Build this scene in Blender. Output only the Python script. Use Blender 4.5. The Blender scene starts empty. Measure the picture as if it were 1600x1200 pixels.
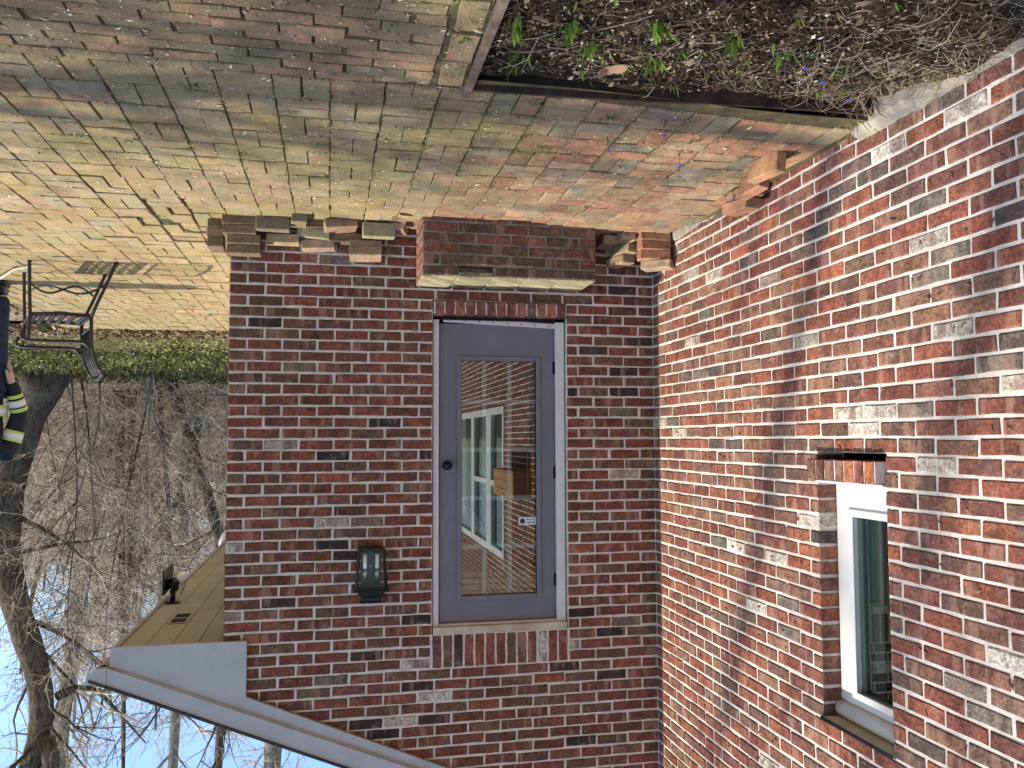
import bpy, math, random
import numpy as np
from mathutils import Matrix, Vector
random.seed(7)
rng = np.random.default_rng(11)
scene = bpy.context.scene
C = scene.collection

# ------------------------------------------------------------------ camera, sky, sun, exposure
RC = np.array([[0.978403, 0.206685, -0.002964], [0.010295, -0.063044, -0.997958], [-0.20645, 0.976374, -0.06381]])
CAM = np.array([2.106724, -5.396097, 1.275068])
FPX = 1340.74
cam_d = bpy.data.cameras.new('camera'); cam = bpy.data.objects.new('camera', cam_d); C.objects.link(cam)
cam_d.sensor_width = 36; cam_d.lens = 36 * FPX / 1600; cam_d.clip_start = 0.05; cam_d.clip_end = 2000
M = Matrix.Identity(4)                                  # the phone was held upside down: rolled by half a turn
for i in range(3):
    M[i][0] = -RC[0][i]; M[i][1] = RC[1][i]; M[i][2] = -RC[2][i]; M[i][3] = CAM[i]
cam.matrix_world = M
scene.camera = cam

SUN_EL = math.radians(48); SUN_AZ = math.radians(0.6)   # azimuth measured from +x towards +y
sdir = Vector((math.cos(SUN_EL) * math.cos(SUN_AZ), math.cos(SUN_EL) * math.sin(SUN_AZ), math.sin(SUN_EL)))
world = bpy.data.worlds.new('World'); scene.world = world; world.use_nodes = True
wn = world.node_tree; wn.nodes.clear()
wo = wn.nodes.new('ShaderNodeOutputWorld'); bg = wn.nodes.new('ShaderNodeBackground')
sky = wn.nodes.new('ShaderNodeTexSky'); sky.sky_type = 'NISHITA'; sky.sun_disc = False
sky.sun_elevation = SUN_EL; sky.sun_rotation = math.radians(90) - SUN_AZ
sky.air_density = 1.0; sky.dust_density = 0.3; sky.ozone_density = 3.0
tc = wn.nodes.new('ShaderNodeTexCoord'); mp = wn.nodes.new('ShaderNodeMapping'); mp.inputs['Scale'].default_value = (1.3, 1.3, 3.2)
cn = wn.nodes.new('ShaderNodeTexNoise'); cn.inputs['Scale'].default_value = 2.2; cn.inputs['Detail'].default_value = 8; cn.inputs['Roughness'].default_value = 0.62
cr = wn.nodes.new('ShaderNodeValToRGB'); cr.color_ramp.elements[0].position = 0.5; cr.color_ramp.elements[1].position = 0.86
mx = wn.nodes.new('ShaderNodeMix'); mx.data_type = 'RGBA'; mx.inputs[7].default_value = (7.2, 7.5, 7.9, 1)
wn.links.new(tc.outputs['Generated'], mp.inputs[0]); wn.links.new(mp.outputs[0], cn.inputs['Vector'])
wn.links.new(cn.outputs['Fac'], cr.inputs[0]); wn.links.new(cr.outputs[0], mx.inputs[0])
wn.links.new(sky.outputs[0], mx.inputs[6]); wn.links.new(mx.outputs[2], bg.inputs[0])
bg.inputs[1].default_value = 0.15
wn.links.new(bg.outputs[0], wo.inputs[0])
sl = bpy.data.lights.new('sun', 'SUN'); so = bpy.data.objects.new('sun', sl); C.objects.link(so)
sl.energy = 3.7; sl.angle = math.radians(0.55); sl.color = (1.0, 0.92, 0.8)
so.rotation_euler = sdir.to_track_quat('Z', 'Y').to_euler(); so.location = sdir * 30
vs = scene.view_settings; vs.view_transform = 'Standard'; vs.look = 'None'; vs.gamma = 1.0; vs.use_curve_mapping = False
vs.exposure = 0.98

# ------------------------------------------------------------------ helpers
def smooth(a, b, x):
    t = np.clip((np.asarray(x, float) - a) / (b - a), 0, 1); return t * t * (3 - 2 * t)
def to_px(P):
    q = (np.atleast_2d(P) - CAM) @ RC.T
    z = np.maximum(q[:, 2], 1e-3)
    return 800 + FPX * q[:, 0] / z, 600 + FPX * q[:, 1] / z, q[:, 2]

class MB:
    """collects vertices, faces and vertex colours; build() links them as ONE mesh object"""
    def __init__(self): self.v = []; self.f = []; self.c = []; self.n = 0; self.sm = []
    def add(self, v, f, col=None, smooth_=False):
        v = np.asarray(v, float).reshape(-1, 3)
        self.v.append(v)
        for a in (f if isinstance(f, list) else [f]):
            a = np.asarray(a, int); self.f.append(a + self.n); self.sm.append(np.full(len(a), smooth_))
        cc = np.ones((len(v), 4)) if col is None else np.broadcast_to(np.asarray(col, float), (len(v), 4))
        self.c.append(cc); self.n += len(v)
        return self
    def box(self, x0, x1, y0, y1, z0, z1, col=None):
        v = [(x, y, z) for x in (x0, x1) for y in (y0, y1) for z in (z0, z1)]
        return self.add(v, np.array([(0, 1, 3, 2), (4, 6, 7, 5), (0, 4, 5, 1), (2, 3, 7, 6), (0, 2, 6, 4), (1, 5, 7, 3)]), col)
    def bbox(self, x0, x1, y0, y1, z0, z1, b=0.004, col=None):
        """box with chamfered edges"""
        c = np.array([(x0 + x1) / 2, (y0 + y1) / 2, (z0 + z1) / 2]); h = np.array([(x1 - x0) / 2, (y1 - y0) / 2, (z1 - z0) / 2])
        v, f = cham(h, min(b, h.min() * 0.8)); return self.add(v + c, f, col)
    def tube(self, pts, rad, k=6, col=None, caps=True, smooth_=True, flat=1.0):
        p = np.asarray(pts, float); n = len(p); rad = np.broadcast_to(np.asarray(rad, float), (n,))
        t = np.gradient(p, axis=0); t /= np.linalg.norm(t, axis=1)[:, None] + 1e-9
        up = np.array([0.31, 0.17, 0.93]) if abs(t[0] @ np.array([0.31, 0.17, 0.93])) < 0.92 else np.array([1., 0.1, 0])
        u = np.cross(t, up); u /= np.linalg.norm(u, axis=1)[:, None] + 1e-9; w = np.cross(t, u)
        a = np.arange(k) * 2 * np.pi / k
        ring = p[:, None] + rad[:, None, None] * (np.cos(a)[None, :, None] * u[:, None] + flat * np.sin(a)[None, :, None] * w[:, None])
        i = np.arange(n - 1)[:, None] * k; j = np.arange(k)[None]; jn = (j + 1) % k
        q = np.stack([i + j, i + jn, i + k + jn, i + k + j], -1).reshape(-1, 4)
        fs = [q]
        if caps: fs += [np.arange(k)[::-1][None], (np.arange(k) + (n - 1) * k)[None]]
        return self.add(ring.reshape(-1, 3), fs, col, smooth_)
    def prism(self, poly, y0, y1, col=None, axis=1):
        """polygon in the xz plane (axis=1) or yz plane (axis=0) extruded"""
        p = np.asarray(poly, float); n = len(p)
        def lift(h):
            return np.column_stack([p[:, 0], np.full(n, h), p[:, 1]]) if axis == 1 else np.column_stack([np.full(n, h), p[:, 0], p[:, 1]])
        i = np.arange(n); j = (i + 1) % n
        return self.add(np.vstack([lift(y0), lift(y1)]), [i[None], (i[::-1] + n)[None], np.stack([i, i + n, j + n, j], -1)], col)
    def build(self, name, mat, parent=None, attr=True):
        me = bpy.data.meshes.new(name)
        v = np.vstack(self.v); me.vertices.add(len(v)); me.vertices.foreach_set('co', v.ravel())
        tot = np.concatenate([np.full(len(a), a.shape[1]) for a in self.f])
        idx = np.concatenate([a.ravel() for a in self.f])
        me.loops.add(len(idx)); me.loops.foreach_set('vertex_index', idx.astype(np.int32))
        me.polygons.add(len(tot)); st = np.concatenate([[0], np.cumsum(tot)[:-1]])
        me.polygons.foreach_set('loop_start', st.astype(np.int32)); me.polygons.foreach_set('loop_total', tot.astype(np.int32))
        me.polygons.foreach_set('use_smooth', np.concatenate(self.sm))
        me.update(calc_edges=True)
        if attr:
            a = me.color_attributes.new('Col', 'FLOAT_COLOR', 'POINT'); a.data.foreach_set('color', np.vstack(self.c).astype(np.float32).ravel())
        me.validate()
        me.materials.append(mat)
        return link(name, me, parent)

def link(name, me, parent=None):
    o = bpy.data.objects.new(name, me); C.objects.link(o)
    if parent is not None: o.parent = parent
    return o
def thing(name, label, cat, loc=(0, 0, 0), rz=0, group=None):
    o = bpy.data.objects.new(name, None); C.objects.link(o); o.empty_display_size = 0.1
    o.location = loc; o.rotation_euler = (0, 0, rz); return tag(o, label, cat, group)
def tag(o, label, cat, group=None):
    o['label'] = label; o['category'] = cat
    if group: o['group'] = group
    return o
def struct(o): o['kind'] = 'structure'; return o
def stuff(o): o['kind'] = 'stuff'; return o
def cham(h, b):
    """chamfered box centred at the origin: 24 vertices"""
    v = []; idx = {}
    for sx in (-1, 1):
        for sy in (-1, 1):
            for sz in (-1, 1):
                for ax in range(3):
                    p = np.array([sx, sy, sz], float) * h - np.array([sx, sy, sz]) * b
                    p[ax] = (sx, sy, sz)[ax] * h[ax]; idx[(sx, sy, sz, ax)] = len(v); v.append(p)
    q = []; t = []
    for ax in range(3):
        o = [a for a in range(3) if a != ax]
        for s in (-1, 1):
            def k(a, b_, ax_=ax):
                c = [0, 0, 0]; c[ax] = s; c[o[0]] = a; c[o[1]] = b_; return tuple(c)
            loop = [k(-1, -1), k(1, -1), k(1, 1), k(-1, 1)]
            q.append([idx[l + (ax,)] for l in (loop if s * (1 if ax != 1 else -1) > 0 else loop[::-1])])
    for a, b_ in ((0, 1), (0, 2), (1, 2)):
        o = 3 - a - b_
        for sa in (-1, 1):
            for sb in (-1, 1):
                c0 = [0, 0, 0]; c0[a] = sa; c0[b_] = sb; c1 = list(c0); c0[o] = -1; c1[o] = 1
                c0 = tuple(c0); c1 = tuple(c1)
                q.append([idx[c0 + (a,)], idx[c1 + (a,)], idx[c1 + (b_,)], idx[c0 + (b_,)]])
    for sx in (-1, 1):
        for sy in (-1, 1):
            for sz in (-1, 1): t.append([idx[(sx, sy, sz, a)] for a in range(3)])
    return np.array(v), [np.array(q), np.array(t)]

# ------------------------------------------------------------------ materials
class NT:
    def __init__(self, name):
        self.m = bpy.data.materials.new(name); self.m.use_nodes = True
        self.t = self.m.node_tree; self.b = self.t.nodes['Principled BSDF']
        self.geo = None
    def n(self, kind, **kw):
        x = self.t.nodes.new(kind)
        for k, v in kw.items(): setattr(x, k, v)
        return x
    def l(self, a, b): self.t.links.new(a, b); return b
    def set(self, sock, v):
        if hasattr(v, 'is_output'): self.t.links.new(v, sock)
        else: sock.default_value = v
    def pos(self):
        if not self.geo: self.geo = self.n('ShaderNodeNewGeometry')
        return self.geo.outputs['Position']
    def math(self, op, a, b=0.0, clamp=False):
        x = self.n('ShaderNodeMath', operation=op, use_clamp=clamp); self.set(x.inputs[0], a); self.set(x.inputs[1], b); return x.outputs[0]
    def noise(self, vec, scale, detail=4, rough=0.55, dist=0.0):
        x = self.n('ShaderNodeTexNoise'); self.set(x.inputs['Vector'], vec); x.inputs['Scale'].default_value = scale
        x.inputs['Detail'].default_value = detail; x.inputs['Roughness'].default_value = rough; x.inputs['Distortion'].default_value = dist
        return x.outputs['Fac']
    def ramp(self, v, lo, hi, a=0.0, b=1.0):
        x = self.n('ShaderNodeMapRange', interpolation_type='SMOOTHSTEP'); self.set(x.inputs[0], v)
        for i, k in enumerate((lo, hi, a, b)): x.inputs[1 + i].default_value = k
        return x.outputs[0]
    def mix(self, f, a, b, mode='MIX'):
        x = self.n('ShaderNodeMix', data_type='RGBA', blend_type=mode); self.set(x.inputs[0], f)
        for i, v in ((6, a), (7, b)): self.set(x.inputs[i], v if hasattr(v, 'is_output') else tuple(v) + ((1,) if len(v) == 3 else ()))
        return x.outputs[2]
    def comb(self, x, y, z):
        k = self.n('ShaderNodeCombineXYZ')
        for i, v in enumerate((x, y, z)): self.set(k.inputs[i], v)
        return k.outputs[0]
    def sep(self, v):
        k = self.n('ShaderNodeSeparateXYZ'); self.l(v, k.inputs[0]); return k.outputs
    def scale(self, col, f):
        k = self.n('ShaderNodeVectorMath', operation='SCALE'); self.set(k.inputs[0], col); self.set(k.inputs['Scale'], f); return k.outputs[0]
    def src(self, obj):
        if obj:
            k = self.n('ShaderNodeObjectInfo'); return k.outputs['Color'], k.outputs['Alpha']
        k = self.n('ShaderNodeAttribute', attribute_name='Col'); return k.outputs['Color'], k.outputs['Alpha']
    def bump(self, h, dist, strength=1.0, prev=None):
        k = self.n('ShaderNodeBump'); k.inputs['Distance'].default_value = dist; k.inputs['Strength'].default_value = strength
        self.l(h, k.inputs['Height'])
        if prev is not None: self.l(prev, k.inputs['Normal'])
        return k.outputs[0]
    def out(self, col, rough=0.9, normal=None, spec=0.25):
        self.set(self.b.inputs['Base Color'], col if hasattr(col, 'is_output') else tuple(col) + (1,))
        self.set(self.b.inputs['Roughness'], rough); self.b.inputs['Specular IOR Level'].default_value = spec
        if normal is not None: self.l(normal, self.b.inputs['Normal'])
        return self.m

def mat_wallbrick(name, obj):
    t = NT(name); col, rnd = t.src(obj); X, Y, Z = t.sep(t.pos())
    s = t.math('ADD', t.math('ADD', X, Y), t.math('MULTIPLY', rnd, 37.0)); z = t.math('ADD', Z, t.math('MULTIPLY', rnd, 13.0))
    vec = t.comb(s, z, rnd)
    mot = t.noise(vec, 16, 5, 0.6, 0.6)
    c = t.scale(col, t.ramp(mot, 0.25, 0.75, 0.58, 1.48)); c = t.scale(c, t.ramp(t.noise(vec, 85, 3, 0.65), 0.32, 0.68, 0.6, 1.42))
    band = t.noise(t.comb(t.math('MULTIPLY', s, 1.0), t.math('MULTIPLY', z, 0.16), rnd), 19, 2, 0.4)
    c = t.mix(t.ramp(band, 0.58, 0.66, 0, 0.4), c, (0.42, 0.24, 0.17))
    band2 = t.noise(t.comb(s, t.math('MULTIPLY', z, 0.25), t.math('ADD', rnd, 5.0)), 11, 3, 0.5)
    c = t.mix(t.ramp(band2, 0.57, 0.68, 0, 0.6), c, (0.1, 0.058, 0.05))
    gate = t.ramp(t.noise(vec, 7, 2), 0.5, 0.66)
    sp = t.math('MULTIPLY', t.ramp(t.noise(vec, 150, 2, 0.5), 0.68, 0.73), gate)
    c = t.mix(t.math('MULTIPLY', sp, 0.8), c, (0.62, 0.56, 0.5))
    wash = t.ramp(t.noise(vec, 9, 6, 0.72), 0.55, 0.76, 0, 0.5)
    c = t.mix(wash, c, (0.4, 0.34, 0.29))
    c = t.mix(0.05, c, (0.34, 0.25, 0.2))
    pits = t.noise(vec, 70, 4, 0.6); crease = t.noise(vec, 22, 1, 0.3, 2.5)
    cr_ = t.ramp(t.math('ABSOLUTE', t.math('SUBTRACT', crease, 0.66)), 0.0, 0.03, 0.0, 1.0)
    nb = t.bump(pits, 0.004, 0.7); nb = t.bump(cr_, 0.006, 0.55, nb); nb = t.bump(t.noise(vec, 260, 2), 0.0015, 0.6, nb)
    return t.out(c, 0.92, nb, 0.15)

def mat_pave(name, obj, moss=1.0):
    t = NT(name); col, rnd = t.src(obj); P = t.pos(); X, Y, Z = t.sep(P)
    vec = t.comb(t.math('ADD', X, t.math('MULTIPLY', rnd, 21.0)), t.math('ADD', Y, t.math('MULTIPLY', rnd, 9.0)), Z)
    c = t.scale(col, t.ramp(t.noise(vec, 14, 5, 0.62, 0.4), 0.25, 0.75, 0.68, 1.32))
    c = t.mix(t.ramp(t.noise(vec, 9, 4, 0.6), 0.52, 0.72, 0, 0.45), c, (0.33, 0.24, 0.13))
    # algae and lichen film: heavier away from the sunny corner, dark on the rowlock band
    big = t.noise(P, 1.3, 3, 0.6); mid = t.noise(P, 7, 5, 0.7); fine = t.noise(P, 80, 4, 0.75)
    band = t.math('MULTIPLY', t.ramp(Y, -2.25, -2.45), t.ramp(X, 1.6, 2.1, 0.1, 1.0))
    base = t.ramp(X, 0.5, 1.8, -0.13, 0.085)
    f = t.math('ADD', t.math('ADD', t.math('ADD', t.math('MULTIPLY', big, 0.3), t.math('MULTIPLY', mid, 0.36)), t.math('MULTIPLY', fine, 0.36)), base)
    lich = t.mix(t.ramp(t.noise(P, 3.3, 3), 0.4, 0.62), (0.25, 0.215, 0.08), (0.29, 0.255, 0.135))
    lich = t.mix(band, lich, (0.15, 0.13, 0.068))
    c = t.mix(t.ramp(f, 0.49, 0.62, 0, 0.72 * moss), c, lich)
    dirt = t.math('ADD', t.math('MULTIPLY', t.noise(P, 4.2, 5, 0.7), 0.5), t.math('MULTIPLY', t.noise(P, 110, 3, 0.7), 0.5))
    c = t.mix(t.ramp(dirt, 0.47, 0.64, 0, 0.66), c, (0.115, 0.095, 0.06))
    c = t.mix(t.ramp(t.noise(P, 170, 2, 0.6), 0.63, 0.7, 0, 0.7), c, (0.58, 0.52, 0.37))
    nb = t.bump(t.noise(P, 55, 5, 0.65), 0.005, 0.7); nb = t.bump(t.noise(P, 300, 2), 0.002, 0.5, nb)
    return t.out(c, 0.95, nb, 0.1)

def mat_simple(name, col, rough=0.6, bump=0.0, bscale=80, var=0.0, vscale=12, metal=0.0, spec=0.3, col2=None, attr=False):
    t = NT(name); c = col
    if attr:
        c, _ = t.src(False)
    if var > 0:
        f = t.noise(t.pos(), vscale, 5, 0.6)
        if col2 is not None: c = t.mix(t.ramp(f, 0.5 - var / 2, 0.5 + var / 2), c, col2)
        else: c = t.scale(c if hasattr(c, 'is_output') else tuple(c), t.ramp(f, 0.25, 0.75, 1 - var, 1 + var))
    nb = t.bump(t.noise(t.pos(), bscale, 4, 0.6), 0.004, bump) if bump > 0 else None
    m = t.out(c, rough, nb, spec); t.b.inputs['Metallic'].default_value = metal
    return m
def mat_bark(name, a, b):
    t = NT(name); X, Y, Z = t.sep(t.pos())
    v = t.comb(X, Y, t.math('MULTIPLY', Z, 0.22)); f = t.noise(v, 26, 5, 0.65, 0.8)
    c = t.mix(t.ramp(f, 0.35, 0.65), a, b); c = t.mix(t.ramp(t.noise(t.pos(), 3, 3), 0.5, 0.75, 0, 0.5), c, (0.2, 0.19, 0.14))
    return t.out(c, 0.95, t.bump(f, 0.03, 0.9), 0.1)
def mat_leaf(name, trans=0.35):
    t = NT(name); c, _ = t.src(False)
    d = t.n('ShaderNodeBsdfDiffuse'); tr = t.n('ShaderNodeBsdfTranslucent'); m = t.n('ShaderNodeMixShader'); m.inputs[0].default_value = trans
    t.l(c, d.inputs[0]); t.l(c, tr.inputs[0]); t.l(d.outputs[0], m.inputs[1]); t.l(tr.outputs[0], m.inputs[2])
    t.l(m.outputs[0], t.t.nodes['Material Output'].inputs[0]); return t.m
def mat_glass(name, refl=0.14, tint=(0.8, 0.86, 0.84), wobble=0.12, k=1.0):
    t = NT(name)
    g = t.n('ShaderNodeBsdfGlossy'); g.inputs['Roughness'].default_value = 0.004; g.inputs[0].default_value = (1, 1, 1, 1)
    p = t.n('ShaderNodeBsdfTransparent'); p.inputs[0].default_value = tint + (1,)
    fr = t.n('ShaderNodeFresnel'); fr.inputs[0].default_value = 1.52
    f = t.math('ADD', t.math('MULTIPLY', fr.outputs[0], k), refl - 0.043, True)
    wob = t.bump(t.noise(t.pos(), 1.3, 1), 0.004, wobble); t.l(wob, g.inputs['Normal'])
    m = t.n('ShaderNodeMixShader'); t.l(f, m.inputs[0]); t.l(p.outputs[0], m.inputs[1]); t.l(g.outputs[0], m.inputs[2])
    t.l(m.outputs[0], t.t.nodes['Material Output'].inputs[0]); return t.m

MAT = dict(
    wb_o=mat_wallbrick('wall_brick_clay', True), wb_a=mat_wallbrick('wall_brick_clay_far', False),
    pv_o=mat_pave('paving_clay', True), pv_a=mat_pave('paving_clay_far', False),
    loose=mat_pave('loose_brick_clay', True, 0.25),
    mortar=mat_simple('mortar', (0.58, 0.49, 0.42), 0.95, 1.0, 120, 0.4, 14, spec=0.1, col2=(0.76, 0.67, 0.59)),
    dirty=mat_simple('dirty_mortar', (0.16, 0.13, 0.095), 0.95, 1.0, 120, 0.4, 9, spec=0.1, col2=(0.34, 0.3, 0.23)),
    joint=mat_simple('joint_sand', (0.07, 0.056, 0.038), 1.0, 0.8, 60, 0.5, 20, spec=0.05, col2=(0.14, 0.125, 0.06)),
    concrete=mat_simple('concrete', (0.19, 0.18, 0.15), 0.95, 1.0, 60, 0.4, 11, spec=0.1, col2=(0.36, 0.32, 0.245)),
    soil=mat_simple('soil', (0.03, 0.023, 0.017), 1.0, 1.0, 50, 0.5, 15, spec=0.05, col2=(0.06, 0.046, 0.032)),
    floor=mat_simple('forest_floor', (0.2, 0.165, 0.12), 1.0, 1.0, 9, 0.5, 1.2, spec=0.05, col2=(0.32, 0.265, 0.19)),
    turf=mat_simple('turf', (0.05, 0.06, 0.025), 1.0, 1.0, 20, 0.5, 2.5, spec=0.05, col2=(0.12, 0.11, 0.055)),
    white=mat_simple('white_paint', (0.62, 0.615, 0.59), 0.45, 0.12, 60, 0.06, 6),
    trim=mat_simple('trim_paint', (0.42, 0.415, 0.42), 0.5, 0.15, 30, 0.1, 5),
    soffit=mat_simple('soffit_paint', (0.31, 0.285, 0.23), 0.6, 0.1, 40, 0.12, 3),
    head=mat_simple('stained_board', (0.62, 0.56, 0.45), 0.6, 0.2, 40, 0.5, 5, col2=(0.34, 0.25, 0.13)),
    door=mat_simple('door_paint', (0.165, 0.166, 0.186), 0.42, 0.12, 120, 0.1, 6),
    black=mat_simple('black_metal', (0.005, 0.005, 0.0055), 0.3, 0.1, 90, spec=0.28),
    bronze=mat_simple('bronze_metal', (0.02, 0.016, 0.014), 0.5, 0.2, 90, spec=0.35),
    alu=mat_simple('aluminium', (0.75, 0.75, 0.76), 0.35, metal=0.6),
    shingle=mat_simple('shingle', (0.06, 0.058, 0.055), 0.95, 0.8, 60, 0.4, 25),
    dark=mat_simple('room_paint', (0.1, 0.085, 0.075), 0.9, 0, var=0.2, vscale=3),
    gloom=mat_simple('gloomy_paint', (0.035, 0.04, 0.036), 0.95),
    grid=mat_simple('grille_paint', (0.62, 0.65, 0.7), 0.5),
    curtain=mat_simple('curtain_cloth', (0.1, 0.12, 0.11), 0.9, 0.3, 30),
    wood=mat_simple('timber', (0.12, 0.082, 0.055), 0.9, 0.6, 40, 0.4, 14, col2=(0.22, 0.165, 0.115)),
    shadewood=mat_simple('shaded_timber', (0.03, 0.022, 0.017), 0.9, 0.6, 40, 0.4, 14, spec=0.1, col2=(0.07, 0.05, 0.035)),  # near-black puts the shadow on the far bed board into its colour
    orange=mat_simple('cedar', (0.42, 0.22, 0.085), 0.7, 0.3, 40, 0.2, 8),
    glass=mat_glass('door_glass', 0.15), glass2=mat_glass('window_glass', 0.043, (0.78, 0.85, 0.82), 0.12, 0.4), glass3=mat_glass('lantern_glass', 0.043, (0.97, 0.97, 0.97), 0.1, 0.35),
    bark=mat_bark('bark_brown', (0.045, 0.035, 0.026), (0.14, 0.108, 0.08)), bark2=mat_bark('bark_grey', (0.15, 0.14, 0.12), (0.3, 0.28, 0.24)),
    twig=mat_simple('twig', (1, 1, 1), 0.9, attr=True, spec=0.1), chip=mat_simple('litter', (1, 1, 1), 0.95, attr=True, spec=0.1),
    leaf=mat_leaf('leaf'), plain=mat_simple('plain_paint', (1, 1, 1), 0.6, attr=True),
    skin=mat_simple('skin', (0.48, 0.3, 0.22), 0.55), hair=mat_simple('hair', (0.05, 0.035, 0.025), 0.7),
    denim=mat_simple('denim', (0.018, 0.03, 0.062), 0.9, 0.4, 150, 0.3, 18), navy=mat_simple('jacket_cloth', (0.012, 0.015, 0.025), 0.85, 0.3, 80),
    silver=mat_simple('reflective_tape', (0.62, 0.63, 0.62), 0.5, 0.2, 90), lime=mat_simple('lime_tape', (0.42, 0.58, 0.12), 0.7),
    candle=mat_simple('candle_sleeve', (0.8, 0.8, 0.77), 0.5), bulb=mat_glass('bulb_glass', 0.12, (0.93, 0.93, 0.9)),
)

# ------------------------------------------------------------------ ground
def gz(x, y):
    x = np.asarray(x, float); y = np.asarray(y, float)
    g = 0.035 * (1 - smooth(0.3, 1.3, x)) * (1 - smooth(-1.0, -0.4, y)) * smooth(-3.4, -2.2, y)
    g = g - 0.055 * np.exp(-((y + 0.15) / 0.55) ** 2) * (1 - smooth(2.8, 3.4, x)) * (0.35 + 0.65 * smooth(0.1, 1.2, x))
    return g + 0.006 * np.sin(x * 2.3 + 1) * np.cos(y * 1.9)
def hill(x, y):
    y = np.asarray(y, float); x = np.asarray(x, float)
    return -0.07 + 0.13 * np.maximum(0, y - 14.5) * (1 - smooth(38, 70, y) * 0.55) + 0.05 * np.sin(x * 0.7) * np.cos(y * 0.5) * smooth(6, 9, y)
def sheet(name, x0, x1, y0, y1, nx, ny, fz, mat):
    xs = np.linspace(x0, x1, nx); ys = np.linspace(y0, y1, ny); X, Y = np.meshgrid(xs, ys)
    v = np.stack([X, Y, fz(X, Y)], -1).reshape(-1, 3)
    i = np.arange(nx * ny).reshape(ny, nx); f = np.stack([i[:-1, :-1], i[:-1, 1:], i[1:, 1:], i[1:, :-1]], -1).reshape(-1, 4)
    m = MB(); m.add(v, f, None, True); return m.build(name, mat)
def warp(n, lo, hi):
    t = np.linspace(-1, 1, n); return t
# one sheet to the horizon, finer near the house
def big_ground():
    a = np.concatenate([-np.geomspace(900, 12, 14), np.linspace(-10, 22, 40), np.geomspace(24, 900, 14)])
    b = np.concatenate([-np.geomspace(900, 12, 12), np.linspace(-10, 60, 80), np.geomspace(64, 900, 12)])
    X, Y = np.meshgrid(a, b); Z = np.where(Y < 90, hill(X, np.minimum(Y, 60)), hill(X, 60 + 0 * Y))
    v = np.stack([X, Y, Z], -1).reshape(-1, 3); i = np.arange(len(a) * len(b)).reshape(len(b), len(a))
    m = MB(); m.add(v, np.stack([i[:-1, :-1], i[:-1, 1:], i[1:, 1:], i[1:, :-1]], -1).reshape(-1, 4), None, True)
    return m.build('ground', MAT['floor'])
struct(big_ground())
struct(sheet('lawn', -12, 20, 5.14, 14.4, 50, 30, lambda x, y: hill(x, y) + 0.035 + 0.05 * smooth(5.2, 7, y) * np.sin(x * 1.3 + y) ** 2, MAT['turf']))

# ------------------------------------------------------------------ brick palettes and pools
PAL = dict(r=[(0.198, 0.062, 0.04), (0.16, 0.052, 0.036), (0.225, 0.077, 0.049), (0.183, 0.074, 0.053), (0.145, 0.056, 0.042), (0.21, 0.07, 0.041)],
           m=[(0.17, 0.085, 0.054), (0.195, 0.105, 0.067), (0.13, 0.07, 0.05), (0.22, 0.105, 0.064), (0.15, 0.088, 0.062)],
           o=[(0.31, 0.1, 0.05)], k=[(0.03, 0.023, 0.022), (0.04, 0.03, 0.027), (0.06, 0.036, 0.032)], d=[(0.095, 0.072, 0.06), (0.075, 0.058, 0.05), (0.11, 0.078, 0.062)], g=[(0.175, 0.14, 0.11), (0.145, 0.12, 0.093), (0.2, 0.15, 0.115)],
           p=[(0.45, 0.39, 0.31), (0.5, 0.44, 0.37), (0.4, 0.34, 0.27)])
def pick(kind):
    c = np.array(random.choice(PAL[kind])); return tuple(np.clip(c * random.uniform(0.86, 1.14), 0, 1)) + (random.random(),)
def rough_brick(lx, ly, lz, seed, chip=0.0035, bev=0.0043):
    """brick lying along x, face towards -y, chamfered and chipped"""
    r = np.random.default_rng(seed)
    def ring(ix, iz, y):
        xs = np.linspace(-lx / 2 + ix, lx / 2 - ix, 4)
        p = [(x, y, -lz / 2 + iz) for x in xs] + [(x, y, lz / 2 - iz) for x in xs[::-1]]; return np.array(p)
    bev = 0.0026 if ly == 0.05 else bev
    b = ring(0, 0, ly); m = ring(0, 0, bev); f = ring(bev, bev, 0)
    m[:, 0] += r.normal(0, chip * 0.25, 8); m[:, 2] += r.normal(0, chip * 0.3, 8); f += r.normal(0, chip * 0.35, (8, 3)) * (1, 0.4, 1)
    if r.random() < 0.55:
        k = r.integers(0, 8); f[k] += (0, chip * 0.6, 0); f[k, 0] *= 0.985; m[k, 2] *= 0.94
    i = np.arange(8); j = (i + 1) % 8
    q = np.vstack([np.stack([i, j, j + 8, i + 8], -1), np.stack([i + 8, j + 8, j + 16, i + 16], -1)])
    caps = np.array([[16, 17, 22, 23], [17, 18, 21, 22], [18, 19, 20, 21]])
    return np.vstack([b, m, f]), [q, caps]
def mesh_of(v, f, name, mat):
    m = MB(); m.add(v, f); o = m.build(name, mat, attr=False); me = o.data; bpy.data.objects.remove(o); return me
H = 0.0677; LB = 0.208768; ZB = 0.19; DA = 0.098
BH = H - 0.0132; BL = LB - 0.0142
POOL = {}
def brick_pool(key, lx, ly, lz, n, mat):
    if key not in POOL: POOL[key] = [mesh_of(*rough_brick(lx, ly, lz, 100 + k * 7 + int(lx * 1e4)), 'brick', mat) for k in range(n)]
    return POOL[key]
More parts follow.
